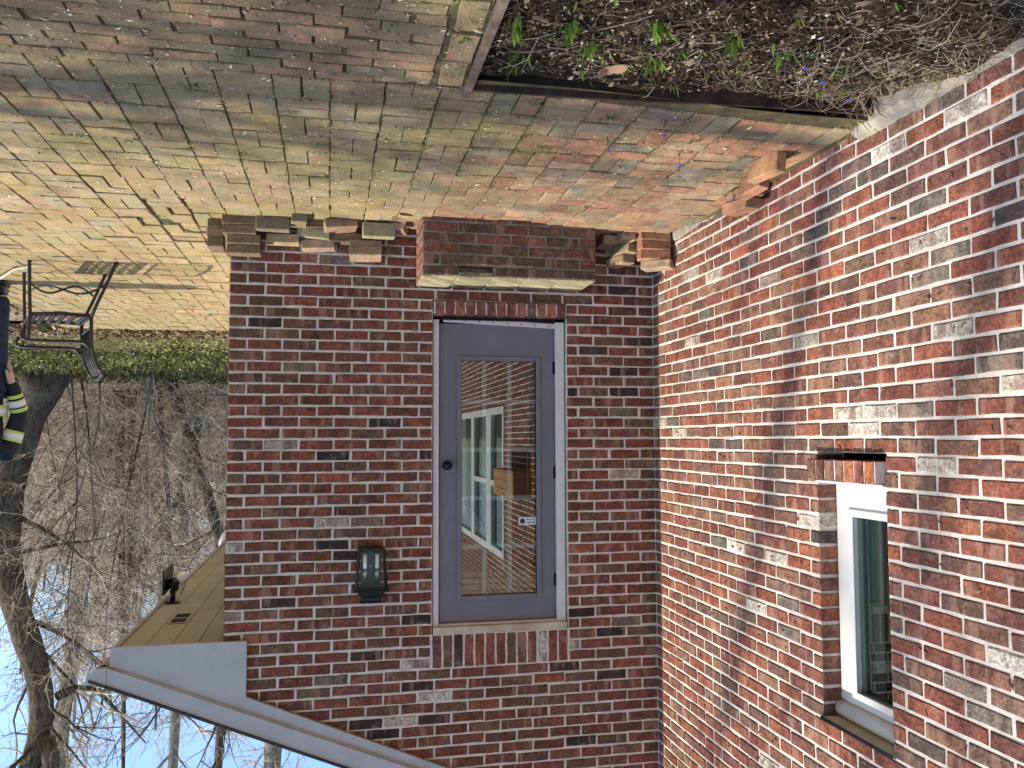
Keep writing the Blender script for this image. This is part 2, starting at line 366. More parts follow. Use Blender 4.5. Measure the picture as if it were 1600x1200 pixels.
def place_bricks(items, parent, mat_o, mat_a, name, limit=300):
    """items: (matrix4 np, (lx,ly,lz), rgba, centre). The largest in view become objects, the rest one stuff mesh"""
    cs = np.array([it[3] for it in items]); u, v, d = to_px(cs)
    area = np.array([it[1][0] * it[1][2] for it in items]) / np.maximum(d, 0.1) ** 2
    vis = (d > 0.2) & (u > -20) & (u < 1620) & (v > -20) & (v < 1220)
    area = np.where(vis, area * np.array([it[4] if len(it) > 4 else 1 for it in items]), -1 / np.maximum(1, np.abs(d) + 1))
    order = np.argsort(-area); sel = [k for k in order[:limit] if vis[k]]; ss = set(int(k) for k in sel)
    for k in sel:
        mt, size, col, _ = items[k][:4]
        lx, ly, lz = size; key = (name, round(lx / 0.012), round(ly, 3), round(lz, 3))
        me = random.choice(brick_pool(key, lx, ly, lz, 8 if lx > 0.15 else 5, mat_o))
        o = link(name, me, parent); o.matrix_basis = Matrix([list(map(float, r)) for r in mt]); o.color = col
    mb = MB()
    for k in range(len(items)):
        if k in ss: continue
        mt, size, col, _ = items[k][:4]
        v_, f_ = rough_brick(size[0], size[1], size[2], random.randint(0, 400))
        mb.add(v_ @ mt[:3, :3].T + mt[:3, 3], f_, col)
    if mb.n: stuff(mb.build(name, mat_a, parent))
def mat4(R, t):
    m = np.eye(4); m[:3, :3] = R; m[:3, 3] = t; return m
def rotz(a): c, s = math.cos(a), math.sin(a); return np.array([[c, -s, 0], [s, c, 0], [0, 0, 1.]])
def rotx(a): c, s = math.cos(a), math.sin(a); return np.array([[1., 0, 0], [0, c, -s], [0, s, c]])
def roty(a): c, s = math.cos(a), math.sin(a); return np.array([[c, 0, s], [0, 1., 0], [-s, 0, c]])

# ------------------------------------------------------------------ the house
house = thing('brick_house', 'red brick house with grey glazed door, white window and grey rake board', 'house')
SB = {(1, 1): 'k', (6, 0): 'k', (7, 2): 'k', (11, 3): 'k', (11, 1): 'k', (32, 2): 'k', (34, 1): 'k', (41, 9): 'k', (41, 7): 'k', (38, 7): 'k', (37, 3): 'k', (38, 1): 'k', (44, 2): 'k', (30, 11): 'k', (26, 9): 'k', (13, 1): 'g', (14, 0): 'm', (17, 2): 'm', (33, 1): 'g', (37, 8): 'm', (37, 7): 'm', (41, 8): 'p', (37, 10): 'g', (9, 11): 'g', (-1, 10): 'g', (6, 11): 'm', (23, 10): 'p', (19, 1): 'p', (35, 3): 'p', (36, 7): 'p', (39, 7): 'p', (25, 13): 'p', (31, 13): 'p', (38, 3): 'o'}
SA = {(11, 15): 'k', (-1, 11): 'k', (0, 11): 'k', (0, 10): 'k', (-2, 13): 'k', (5, 15): 'k', (1, 10): 'k', (2, 9): 'k', (2, 6): 'k', (8, 7): 'k', (32, 12): 'k', (16, 5): 'k', (10, 2): 'k', (7, 13): 'g', (3, 13): 'g', (4, 7): 'g', (5, 4): 'g', (10, 3): 'g', (24, 4): 'g', (27, 8): 'g', (28, 13): 'g', (15, 2): 'p', (15, 11): 'p', (14, 10): 'p', (14, 11): 'p', (17, 13): 'p', (8, 14): 'm', (13, 15): 'p', (5, 13): 'p', (-1, 12): 'p', (-1, 14): 'p', (1, 3): 'p', (2, 4): 'p', (24, 7): 'p', (24, 5): 'p', (21, 9): 'p', (26, 14): 'p', (28, 14): 'm', (0, 7): 'o', (1, 6): 'o', (4, 5): 'o', (24, 8): 'o'}
ROOF = lambda x: 3.24 + 0.413 * (1.978 - x)            # top edge of the rake at x
WB = 13 * LB
def cut(a, b, holes):
    segs = [(a, b)]
    for h0, h1 in holes:
        n = []
        for s0, s1 in segs:
            if h1 <= s0 or h0 >= s1: n.append((s0, s1)); continue
            if h0 - s0 > 0.02: n.append((s0, h0))
            if s1 - h1 > 0.02: n.append((h1, s1))
        segs = n
    return segs
# --- gable wall with the door (plane y = 0)
DX0, DX1, DZ0, DZ1 = 0.607, 1.472, ZB + 3 * H, ZB + 34 * H
mw = MB(); MY0, MY1 = 0.006, 0.13
mw.box(-0.14, DX0 - 0.007, MY0, MY1, -0.3, DZ1); mw.box(DX1 + 0.007, WB - 0.004, MY0, MY1, -0.3, DZ1); mw.box(DX0 - 0.007, DX1 + 0.007, MY0 + 0.0005, MY1, -0.3, DZ0 - 0.003)
mw.prism([(-0.14, DZ1), (WB - 0.004, DZ1), (WB - 0.004, ROOF(WB) - 0.05), (-0.14, ROOF(0) - 0.05)], MY0, MY1)
wallB = mw.build('gable_wall', MAT['mortar'], house)
items = []
for r in range(-4, 58):
    z = ZB + (r + 0.5) * H; full = r % 2 == 0
    for i in range(0, 14):
        a = (i if full else i - 0.5) * LB; b = a + LB; a = max(a, 0); b = min(b, WB)
        if b - a < 0.03 or z > ROOF((a + b) / 2) - 0.08: continue
        holes = []
        if 3 <= r < 34: holes.append((DX0 - 0.004, DX1 + 0.004))
        elif 34 <= r < 37: holes.append((0.6 - 0.002, 1.482 + 0.002))
        for a_, b_ in cut(a, b, holes):
            k = SB.get((r, i)) or random.choices('rmkgpo', (84, 14, 1.2, 0.7, 0.4, 0.6))[0]
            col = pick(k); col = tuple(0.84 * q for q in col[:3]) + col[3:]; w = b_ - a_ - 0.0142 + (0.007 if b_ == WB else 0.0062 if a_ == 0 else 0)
            c = np.array([(a_ + b_) / 2 + random.gauss(0, 0.0016) + (0.0035 if b_ == WB else -0.003 if a_ == 0 else 0), random.gauss(0, 0.0007), z + random.gauss(0, 0.0014)])
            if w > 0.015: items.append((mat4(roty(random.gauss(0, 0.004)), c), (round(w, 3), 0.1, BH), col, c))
for i in range(13):                                     # soldier course over the door
    c = np.array([0.601 + (i + 0.5) * 0.0677, random.gauss(0, 0.001), (DZ1 + ZB + 37 * H) / 2])
    k = 'p' if i in (2,) else 'k' if i == 10 else 'm' if i in (11, 5) else 'r'
    items.append((mat4(roty(math.pi / 2 + random.gauss(0, 0.006)), c), (0.19, 0.1, 0.0545), pick(k), c))
for i in range(13):                                     # rowlock sill under the door
    w = (DX1 - DX0) / 13; c = np.array([DX0 + (i + 0.5) * w, -0.032 + random.gauss(0, 0.0015), 0.445])
    items.append((mat4(roty(math.pi / 2 + random.gauss(0, 0.012)) @ rotz(random.gauss(0, 0.01)), c), (0.092, 0.16, w - 0.011), pick(random.choices('rmo', (6, 2, 1))[0]), c))
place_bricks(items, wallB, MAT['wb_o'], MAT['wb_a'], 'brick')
m = MB(); m.box(DX0 + 0.001, DX1 - 0.001, -0.024, 0.1, 0.403, 0.4815); m.build('sill_mortar', MAT['mortar'], wallB)
# side of the wing behind the corner, and its room
m = MB(); m.box(WB - 0.1, WB - 0.002, 0.131, 6.2, -0.3, 2.47); m.box(0.0, WB - 0.1, 6.1, 6.2, -0.3, 2.47)
m.build('wing_side_wall', MAT['mortar'], house)
m = MB(); m.add([(0.02, 0.14, 0.5), (2.58, 0.14, 0.5), (2.58, 3.0, 0.5), (0.02, 3.0, 0.5), (0.02, 0.14, 2.6), (2.58, 0.14, 2.6), (2.58, 3.0, 2.6), (0.02, 3.0, 2.6)],
      np.array([(0, 1, 2, 3), (7, 6, 5, 4), (0, 3, 7, 4), (1, 5, 6, 2), (2, 6, 7, 3)])); m.build('room', MAT['dark'], house)
# --- long wall with the window (plane x = 0)
WD0, WD1, WZ0, WZ1 = 1.948, 2.422, ZB + 17 * H, ZB + 34 * H
V0, V1, VZ0, VZ1 = 4.9, 9.2, ZB + 10 * H, ZB + 38 * H  # second window, behind the camera
ATOP = 4.6; AEND = 11.0
mw = MB(); X0, X1 = -0.14, -0.006
def segA(d0, d1, z0, z1): mw.box(X0, X1, -d1, -d0, z0, z1)
segA(-0.005, WD0 - 0.007, -0.3, ATOP); segA(WD0 - 0.007, WD1 + 0.007, -0.3, WZ0 - 0.004); segA(WD0 - 0.007, WD1 + 0.007, WZ1 + 0.004, ATOP); segA(WD1 + 0.007, V0, -0.3, ATOP)
segA(V0, V1, -0.3, VZ0); segA(V0, V1, VZ1, ATOP); segA(V1, AEND, -0.3, ATOP)
wallA = mw.build('long_wall', MAT['mortar'], house)
RA = np.array([[0, -1., 0], [1, 0, 0], [0, 0, 1]])      # local x -> world y, local -y (face) -> world +x
items = []
for r in range(-4, 65):
    z = ZB + (r + 0.5) * H; off = DA if r % 2 else DA + LB / 2
    for i in range(0, 54):
        b = off + i * LB; a = b - LB; a = max(a, 0)
        if b > AEND: continue
        holes = []
        if 17 <= r < 34: holes.append((WD0 - 0.002, WD1 + 0.002))
        if 10 <= r < 38: holes.append((V0, V1))
        for a_, b_ in cut(a, b, holes):
            k = SA.get((r, i)) or random.choices('rmkgpo', (60, 37, 0.7, 1.2, 0.8, 0.8))[0]; k = 'd' if k == 'k' else k
            w = b_ - a_ - 0.0142; jamb = (a_ == WD1 + 0.002 or b_ == WD0 - 0.002)
            if jamb: w += 0.007
            if a_ == 0: w += 0.0062
            if w < 0.015: continue
            d = (a_ + b_) / 2 + (0.0035 if b_ == WD0 - 0.002 else -0.0035 if a_ == WD1 + 0.002 else -0.003 if a_ == 0 else random.gauss(0, 0.0016))
            c = np.array([random.gauss(0, 0.0008), -d, z + random.gauss(0, 0.0012)])
            items.append((mat4(RA @ rotx(random.gauss(0, 0.012)) @ roty(random.gauss(0, 0.005)) @ rotz(random.gauss(0, 0.006)), c), (round(w, 3), 0.125, BH), pick(k), c))
SW = (WD1 - WD0) / 7
for i in range(7):                                      # projecting rowlock sill of the window
    c = np.array([0.048 + random.gauss(0, 0.0015), -(WD0 - 0.008 + (i + 0.5) * (SW + 0.001)), 1.411])
    items.append((mat4(RA @ roty(math.pi / 2 + random.gauss(0, 0.01)), c), (0.09, 0.17, SW - 0.009), pick(random.choices('rmo', (5, 4, 1))[0]), c))
place_bricks(items, wallA, MAT['wb_o'], MAT['wb_a'], 'brick')
m = MB(); m.box(-0.12, 0.041, -WD1 + 0.002, -WD0 - 0.002, 1.37, 1.452); m.build('sill_mortar', MAT['mortar'], wallA)
# kiln burrs: small raised folds on the long wall that catch the raking sun
burr = MB()
for _ in range(420):
    d = random.uniform(0.05, 4.2); z = random.uniform(0.1, 3.6); r = math.floor((z - ZB) / H)
    if WD0 - 0.05 < d < WD1 + 0.05 and WZ0 - 0.05 < z < WZ1 + 0.05: continue
    z = ZB + (r + random.uniform(0.35, 0.65)) * H; a = random.uniform(0.3, 2.8); ln = random.uniform(0.008, 0.022); bend = random.uniform(-0.006, 0.006)
    t = np.linspace(-1, 1, 5); y = -d + np.cos(a) * t * ln + bend * (1 - t * t) * np.sin(a); zz = z + np.sin(a) * t * ln * 0.75 - bend * (1 - t * t) * np.cos(a)
    burr.tube(np.column_stack([np.full(5, 0.001), y, zz]), np.array([0.001, 0.0035, 0.0045, 0.0035, 0.001]) * random.uniform(0.7, 1.4), 5, pick('r' if random.random() < 0.6 else 'm'))
stuff(burr.build('burr', MAT['wb_a'], wallA))
# footing and smeared mortar at the foot of the walls
def footing(name, d0, d1, xw, top, seed, axis):
    r = np.random.default_rng(seed); n = int((d1 - d0) / 0.035); s = np.linspace(d0, d1, n)
    w = xw * (0.55 + 0.45 * np.convolve(r.random(n + 8), np.ones(9) / 9, 'valid')[:n] * 2) + r.normal(0, 0.003, n); t = top + r.normal(0, 0.004, n) + 0.012 * np.sin(s * 3)
    prof = np.stack([np.stack([np.full(n, -0.003), t + 0.014], -1), np.stack([w * 0.55, t], -1), np.stack([w, t - 0.025], -1), np.stack([w * 1.08, np.full(n, -0.2)], -1)], 1)
    if axis == 0: v = np.stack([prof[..., 0], np.repeat(-s[:, None], 4, 1), prof[..., 1]], -1)
    else: v = np.stack([np.repeat(s[:, None], 4, 1), -prof[..., 0], prof[..., 1]], -1)
    i = np.arange(n * 4).reshape(n, 4); q = np.stack([i[:-1, :-1], i[1:, :-1], i[1:, 1:], i[:-1, 1:]], -1).reshape(-1, 4)
    if axis == 0: q = q[:, ::-1]
    m = MB(); m.add(v.reshape(-1, 3), q); return m
footing('footing', 2.33, 6.0, 0.05, 0.045, 3, 0).build('footing', MAT['concrete'], wallA)
footing('mortar_smear', 0.25, 2.33, 0.016, 0.008, 4, 0).build('mortar_smear', MAT['concrete'], wallA)
footing('mortar_smear', 0.0, 0.5, 0.02, -0.02, 5, 1).build('mortar_smear', MAT['concrete'], wallB)
# --- door
door = MB(); Y0 = 0.062
DL, DR, DB, DT = 0.672, 1.425, 0.533, 2.428            # slab
GL, GR, GB, GT = 0.788, 1.29, 0.765, 2.272             # glass
for x0, x1, z0, z1 in ((DL, GL, DB, DT), (GR, DR, DB, DT), (GL, GR, DB, GB), (GL, GR, GT, DT)): door.box(x0, x1, Y0, Y0 + 0.044, z0, z1)
for x in (GL - 0.018, GR + 0.012): door.box(x, x + 0.006, Y0 - 0.0008, Y0, DB + 0.1, DT - 0.1)
for z in (GB - 0.075, GT + 0.062): door.box(DL + 0.11, DR - 0.11, Y0 - 0.0009, Y0 - 0.0001, z, z + 0.002)
door_o = door.build('door', MAT['door'], house)
m = MB(); w = 0.026
for x0, x1, z0, z1 in ((GL - w, GL + 0.006, GB - w, GT + w), (GR - 0.006, GR + w, GB - w, GT + w), (GL + 0.006, GR - 0.006, GB - w, GB + 0.006), (GL + 0.006, GR - 0.006, GT - 0.006, GT + w)): m.bbox(x0, x1, Y0 - 0.014, Y0 - 0.001, z0, z1, 0.005)
m.build('glazing_bead', MAT['door'], door_o)
m = MB(); m.box(GL, GR, Y0 + 0.012, Y0 + 0.016, GB, GT); m.build('pane', MAT['glass'], door_o)
for x in (0.966, 1.131):
    m = MB(); m.bbox(x - 0.0155, x + 0.0155, Y0 + 0.024, Y0 + 0.036, GB, GT, 0.003); m.build('muntin', MAT['grid'], door_o)
for z in (1.035, 1.345, 1.655, 1.965):
    m = MB(); m.bbox(GL, GR, Y0 + 0.0235, Y0 + 0.0365, z - 0.0145, z + 0.0145, 0.003); m.build('muntin', MAT['grid'], door_o)
m = MB(); m.tube([(1.378, Y0, 1.442), (1.378, Y0 - 0.012, 1.442)], [0.03, 0.028], 16); m.tube([(1.378, Y0 - 0.012, 1.442), (1.378, Y0 - 0.035, 1.442), (1.378, Y0 - 0.045, 1.442), (1.378, Y0 - 0.062, 1.442), (1.378, Y0 - 0.07, 1.442)], [0.012, 0.012, 0.025, 0.027, 0.014], 16)
m.build('knob', MAT['black'], door_o)
m = MB(); m.box(DR + 0.001, DR + 0.006, Y0 - 0.012, Y0 + 0.01, 1.41, 1.48); m.build('strike_plate', MAT['black'], door_o)
for z in (0.81, 1.495, 2.186):
    m = MB(); m.tube([(DL - 0.005, Y0 - 0.006, z - 0.04), (DL - 0.005, Y0 - 0.006, z + 0.04)], 0.007, 8); m.box(DL - 0.014, DL + 0.008, Y0 - 0.003, Y0 - 0.0005, z - 0.038, z + 0.038); m.build('hinge', MAT['black'], door_o)
m = MB(); sw = MB()                                     # drip sweep, slipped at one end, with screw heads
a = np.array([1.405, Y0 - 0.012, 0.508]); b = np.array([0.657, Y0 - 0.012, 0.536]); zv = np.array([0, 0, 0.016])
sw.add([a - zv, b - zv, b + zv, a + zv, a - zv + (0, 0.01, 0), b - zv + (0, 0.01, 0), b + zv + (0, 0.01, 0), a + zv + (0, 0.01, 0)], np.array([(0, 1, 2, 3)[::-1], (3, 2, 6, 7)[::-1], (0, 4, 5, 1)[::-1], (1, 5, 6, 2)[::-1], (0, 3, 7, 4)[::-1]]))
s_o = sw.build('door_sweep', MAT['alu'], door_o)
for k in range(8):
    p = a + (b - a) * (0.06 + k * 0.125); m.tube([p, p - (0, 0.003, 0)], 0.0045, 8)
m.build('screw', MAT['black'], s_o)
m = MB(); m.box(DX0, DX1, 0.03, 0.13, 0.488, 0.512); m.build('threshold', MAT['black'], door_o)
fr = MB()                                               # frame and brick moulding
fr.bbox(DX0 + 0.001, DL - 0.006, 0.03, 0.128, 0.49, DZ1 - 0.001, 0.004); fr.bbox(DR + 0.008, DX1 - 0.001, 0.03, 0.128, 0.49, DZ1 - 0.001, 0.004); fr.bbox(DL - 0.006, DR + 0.008, 0.031, 0.128, DT + 0.005, DZ1 - 0.001, 0.004)
fr.build('door_frame', MAT['white'], door_o)
m = MB(); m.bbox(DX0 + 0.001, DX1 - 0.001, -0.002, 0.03, DT + 0.016, DZ1 - 0.0015, 0.003); m.build('head_board', MAT['head'], door_o)
# sticker on the glass: white label, dark roundel, two lines of small print
st = MB(); st.box(0.794, 0.909, Y0 + 0.0108, Y0 + 0.0116, 1.782, 1.832); st_o = st.build('sticker', MAT['white'], door_o)
ink = MB(); th = np.linspace(0, 2 * np.pi, 24, endpoint=False)
ink.add(np.column_stack([0.884 + 0.017 * np.cos(th), np.full(24, Y0 + 0.0105), 1.807 + 0.017 * np.sin(th)]), np.arange(24)[None], (0.03, 0.035, 0.07, 1))
for row, z in ((0, 1.816), (1, 1.797)):
    x = 0.86
    while x > 0.802:
        w = random.uniform(0.002, 0.0042); h = 0.0058 if row == 0 else 0.005
        ink.box(x - w, x - w + 0.0011, Y0 + 0.0103, Y0 + 0.0107, z - h, z + h, (0.05, 0.06, 0.12, 1)); ink.box(x - w, x, Y0 + 0.0102, Y0 + 0.0106, z - 0.001 + random.choice((-h + 0.001, 0, h - 0.001)), z + 0.001 + random.choice((-h + 0.001, 0, h - 0.001)) * 0, (0.05, 0.06, 0.12, 1)); x -= w + 0.0016
m = MB()
ink.build('print', MAT['plain'], st_o)
# a blind cord hangs behind the glass
m = MB(); m.tube([(0.842, 0.095, 2.2), (0.842, 0.096, 1.5), (0.838, 0.095, 0.95), (0.83, 0.094, 0.86), (0.826, 0.093, 0.93), (0.834, 0.093, 1.3)], 0.0016, 5); m.build('blind_cord', MAT['white'], door_o)
# folded shade at the head of the glass and a pale swag of cloth inside
for k in range(4):
    m = MB(); m.bbox(0.775, 1.3, 0.112 - 0.004 * k, 0.128 + 0.006 * (k % 2), 2.125 + k * 0.042, 2.16 + k * 0.042, 0.008); m.build('shade_fold', MAT['head'], door_o)
n_ = 22; sw_ = MB(); t_ = np.linspace(0, 1, n_); rows = []
for r_ in range(6):
    q_ = r_ / 5; rows.append(np.column_stack([1.29 - 0.36 * t_, 0.22 + 0.03 * np.sin(q_ * 9 + t_ * 3), 1.62 + 0.52 * t_ ** 0.9 + q_ * (0.2 - 0.13 * t_) - 0.05 * np.sin(t_ * 3.1) + 0.012 * np.sin(t_ * 14 + q_ * 5)]))
i_ = np.arange(n_ - 1); sw_.add(np.vstack(rows), np.vstack([np.stack([i_ + r_ * n_, i_ + r_ * n_ + 1, i_ + (r_ + 1) * n_ + 1, i_ + (r_ + 1) * n_], -1) for r_ in range(5)]), None, True); sw_.build('cloth_swag', MAT['white'], door_o)
# --- window in the long wall
win = MB(); fx0, fx1 = -0.135, -0.09; a0, a1, z0, z1 = WD0 + 0.002, WD1 - 0.002, 1.457, WZ1 - 0.004
g0, g1, gb, gt = 2.062, 2.325, 1.6, 2.36
for d0, d1, b0, b1 in ((a0, g0, z0, z1), (g1, a1, z0, z1), (g0, g1, z0, gb), (g0, g1, gt, z1)): win.box(fx0, fx1, -d1, -d0, b0, b1)
win_o = win.build('window', MAT['white'], house)
m = MB()
for d0, d1, b0, b1 in ((g0 - 0.02, g0 + 0.012, gb - 0.02, gt + 0.02), (g1 - 0.012, g1 + 0.02, gb - 0.02, gt + 0.02), (g0 + 0.012, g1 - 0.012, gb - 0.02, gb + 0.012), (g0 + 0.012, g1 - 0.012, gt - 0.012, gt + 0.02)): m.bbox(fx1 + 0.0005, fx1 + 0.01, -d1, -d0, b0, b1, 0.003)
m.build('sash', MAT['white'], win_o)
m = MB(); m.box(-0.118, -0.114, -g1, -g0, gb, gt); m.build('pane', MAT['glass2'], win_o)
m = MB(); m.bbox(fx1, 0.012, -a1 + 0.001, -a0 - 0.001, z0, z0 + 0.012, 0.003); m.build('sill_board', MAT['white'], win_o)
m = MB(); m.tube([(fx1 + 0.002, -a0 - 0.004, gt + 0.085), (fx1 + 0.002, -a1 + 0.004, gt + 0.085)], 0.036, 12); m.build('head_roll', MAT['white'], win_o)
m = MB(); m.bbox(-0.09, 0.006, -a1 + 0.001, -a0 - 0.001, WZ1 - 0.012, WZ1 - 0.001, 0.002); m.build('head_board', MAT['head'], win_o)
m = MB(); m.bbox(0.0065, 0.011, -a1 - 0.01, -a0 + 0.01, WZ1 - 0.013, WZ1 + 0.002, 0.001); m.build('lintel', MAT['black'], win_o)
def open_room(x0, x1, y0, y1, z0, z1):
    m = MB(); v = [(x, y, z) for x in (x0, x1) for y in (y0, y1) for z in (z0, z1)]
    return m.add(v, np.array([(0, 1, 3, 2), (0, 4, 5, 1), (2, 3, 7, 6), (0, 2, 6, 4), (1, 5, 7, 3)]))
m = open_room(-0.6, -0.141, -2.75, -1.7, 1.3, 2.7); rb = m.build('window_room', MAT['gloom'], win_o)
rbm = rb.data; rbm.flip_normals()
m = MB(); yy = np.linspace(-1.9, -2.14, 19); xx = -0.165 + 0.012 * np.sin(np.arange(19) * 1.7)
m.add(np.vstack([np.column_stack([xx, yy, np.full(19, 1.42)]), np.column_stack([xx, yy, np.full(19, 2.5)])]), np.stack([np.arange(18), np.arange(1, 19), np.arange(20, 38), np.arange(19, 37)], -1), None, True); m.build('curtain', MAT['curtain'], win_o)
# second window further along the long wall (seen as a reflection in the door)
w2 = MB(); fw = 0.09
for d0, d1, b0, b1 in ((V0, V0 + fw, VZ0, VZ1), (V1 - fw, V1, VZ0, VZ1), (V0 + fw, V1 - fw, VZ0, VZ0 + fw), (V0 + fw, V1 - fw, VZ1 - fw, VZ1), (V0 + 0.85, V0 + 1.2, VZ0 + fw, VZ1 - fw), (V0 + 2.2, V0 + 2.45, VZ0 + fw, VZ1 - fw), (V0 + fw, V0 + 0.85, VZ0 + 0.95, VZ0 + 1.02), (V0 + 1.2, V0 + 2.2, VZ0 + 0.95, VZ0 + 1.02)): w2.box(-0.06, 0.012, -d1, -d0, b0, b1)
w2_o = w2.build('window', MAT['white'], house)
m = MB(); m.box(-0.03, -0.026, -V1 + fw, -V0 - fw, VZ0 + fw, VZ1 - fw); m.build('pane', MAT['glass2'], w2_o)
m = open_room(-0.9, -0.141, -V1 - 0.3, -V0 + 0.3, VZ0 - 0.2, VZ1 + 0.2); m.build('window_room', MAT['gloom'], w2_o).data.flip_normals()
for d0 in (V0 + 1.25, V1 - 0.5):
    m = MB(); yy = -np.linspace(d0, d0 + 0.4, 25); xx = -0.12 + 0.02 * np.sin(np.arange(25) * 1.6)
    m.add(np.vstack([np.column_stack([xx, yy, np.full(25, VZ0)]), np.column_stack([xx, yy, np.full(25, VZ1)])]), np.stack([np.arange(24), np.arange(1, 25), np.arange(26, 50), np.arange(25, 49)], -1), None, True); m.build('curtain', MAT['white'], w2_o)
# --- roof of the wing
roof = MB(); TH = 0.012
xo, xi = 3.43, -0.0
for (y0, y1) in ((-0.075, 6.4),):
    roof.add([(xo, y0, ROOF(xo) - TH), (xi, y0, ROOF(xi) - TH), (xi, y1, ROOF(xi) - TH), (xo, y1, ROOF(xo) - TH), (xo, y0, ROOF(xo)), (xi, y0, ROOF(xi)), (xi, y1, ROOF(xi)), (xo, y1, ROOF(xo))],
             np.array([(0, 1, 5, 4), (3, 7, 6, 2), (4, 5, 6, 7), (0, 3, 2, 1), (0, 4, 7, 3)]))
roof_o = roof.build('roof', MAT['shingle'], house)
low = lambda x: 2.786 - 0.4217 * (x - 2.577)            # lower edge of the rake board
gro = lambda x: 2.602 - 0.4 * (x - 3.246)               # groove between the two boards
m = MB(); m.prism([(0.0, low(0.0)), (2.577, low(2.577)), (2.577, 2.462), (3.328, 2.462), (3.328, gro(3.328)), (0.0, gro(0.0))], -0.034, -0.001)
m.build('rake_board', MAT['trim'], roof_o)
m = MB(); xa, xb = 0.0, 3.336
m.prism([(xa, gro(xa) + 0.004), (xb, gro(xb) + 0.004), (xb, ROOF(xb) - TH - 0.002), (xa, ROOF(xa) - TH - 0.002)], -0.06, -0.001); m.build('rake_trim', MAT['trim'], roof_o)
m = MB()                                                # bead under the trim
m.tube([(xa, -0.036, gro(xa) + 0.004), (xb - 0.03, -0.036, gro(xb - 0.03) + 0.004)], 0.011, 8); m.build('rake_bead', MAT['trim'], roof_o)
# soffit boards run along the eave with open v-joints
for k in range(4):
    x0 = WB - 0.002 + k * 0.145 + 0.002; x1 = min(x0 + 0.142, 3.285)
    m = MB(); m.bbox(x0, x1, -0.0005, 6.2, 2.468, 2.482, 0.004); m.build('soffit_board', MAT['soffit'], roof_o)
m = MB(); m.box(WB - 0.002, 3.285, -0.0005, 6.2, 2.484, 2.49); m.build('soffit_backing', MAT['dark'], roof_o)
m = MB(); m.bbox(3.287, 3.312, -0.0008, 6.3, 2.455, 2.66, 0.003); m.build('fascia', MAT['soffit'], roof_o)
m = MB(); gp = [(3.314, 2.655), (3.314, 2.575), (3.37, 2.555), (3.4, 2.575), (3.425, 2.6), (3.43, 2.652), (3.424, 2.652), (3.418, 2.606), (3.396, 2.582), (3.368, 2.562), (3.32, 2.58), (3.32, 2.655)]
m.prism(gp, 0.0, 6.35); gut = m.build('gutter', MAT['soffit'], roof_o)
m = MB(); m.prism([(3.338, 2.568), (3.4, 2.572), (3.43, 2.6), (3.462, 2.655), (3.338, 2.668)], -0.062, -0.045); m.prism([(3.34, 2.572), (3.395, 2.576), (3.425, 2.604), (3.452, 2.65), (3.34, 2.662)], -0.044, -0.002)
m.build('gutter_end_cap', MAT['trim'], gut)
m = MB(); pts = [(3.36, 5.5, 2.56), (3.36, 5.5, 2.5), (3.33, 5.5, 2.42), (3.24, 5.5, 2.36), (3.12, 5.5, 2.3), (3.02, 5.5, 2.25), (2.98, 5.5, 2.15), (2.98, 5.5, 0.1)]
m.tube(pts, 0.045, 10); m.build('downspout', MAT['white'], gut)
m = MB()                                                # vent let into the soffit
vx, vy = 3.07, 0.76
m.bbox(vx - 0.06, vx + 0.06, vy - 0.17, vy + 0.17, 2.461, 2.4672, 0.002); v_o = m.build('vent', MAT['soffit'], roof_o)
for s in (0, 1):
    for k in range(6):
        m = MB(); m.box(vx - 0.045, vx + 0.045, vy - 0.15 + s * 0.16 + k * 0.022, vy - 0.15 + s * 0.16 + k * 0.022 + 0.013, 2.4592, 2.4608); m.build('slot', MAT['black'], v_o)
m = MB(); m.add([(0.3, -AEND, ATOP), (0.3, 0.3, ATOP), (-4, 0.3, ATOP + 1.8), (-4, -AEND, ATOP + 1.8), (0.3, -AEND, ATOP + 0.06), (0.3, 0.3, ATOP + 0.06), (-4, 0.3, ATOP + 1.86), (-4, -AEND, ATOP + 1.86)], np.array([(0, 1, 2, 3), (4, 7, 6, 5), (0, 4, 5, 1), (1, 5, 6, 2), (0, 3, 7, 4)]))
m.build('roof', MAT['shingle'], house)

# ------------------------------------------------------------------ door step
step = thing('brick_step', 'mossy red brick step standing in front of the grey door', 'step', (1.05, -0.19, 0))
SX0, SX1, SY, ST = 0.512, 1.588, -0.385, 0.308
m = MB(); hx0, hx1 = SX0 + 3 * (SX1 - SX0) / 5 - 1.05, SX0 + 4 * (SX1 - SX0) / 5 - 1.05; zc = ST - 0.0665
m.box(SX0 + 0.006 - 1.05, SX1 - 0.006 - 1.05, SY + 0.006 + 0.19, -0.003 + 0.19, -0.25, zc); m.box(SX0 + 0.006 - 1.05, hx0, SY + 0.006 + 0.19, SY + 0.28, zc, ST - 0.006); m.box(hx1, SX1 - 0.006 - 1.05, SY + 0.006 + 0.19, SY + 0.28, zc, ST - 0.006)
m.box(SX0 + 0.006 - 1.05, SX1 - 0.006 - 1.05, SY + 0.2801, -0.003 + 0.19, zc, ST - 0.006); sc = m.build('step_core', MAT['dirty'], step)
O = np.array([1.05, -0.19, 0])
def step_col():
    c = np.array(random.choice([(0.15, 0.062, 0.042), (0.12, 0.062, 0.042), (0.13, 0.075, 0.048), (0.17, 0.07, 0.045), (0.1, 0.06, 0.042)])) * random.uniform(0.85, 1.1); return tuple(c) + (random.random(),)
items = []
ch = 0.0655
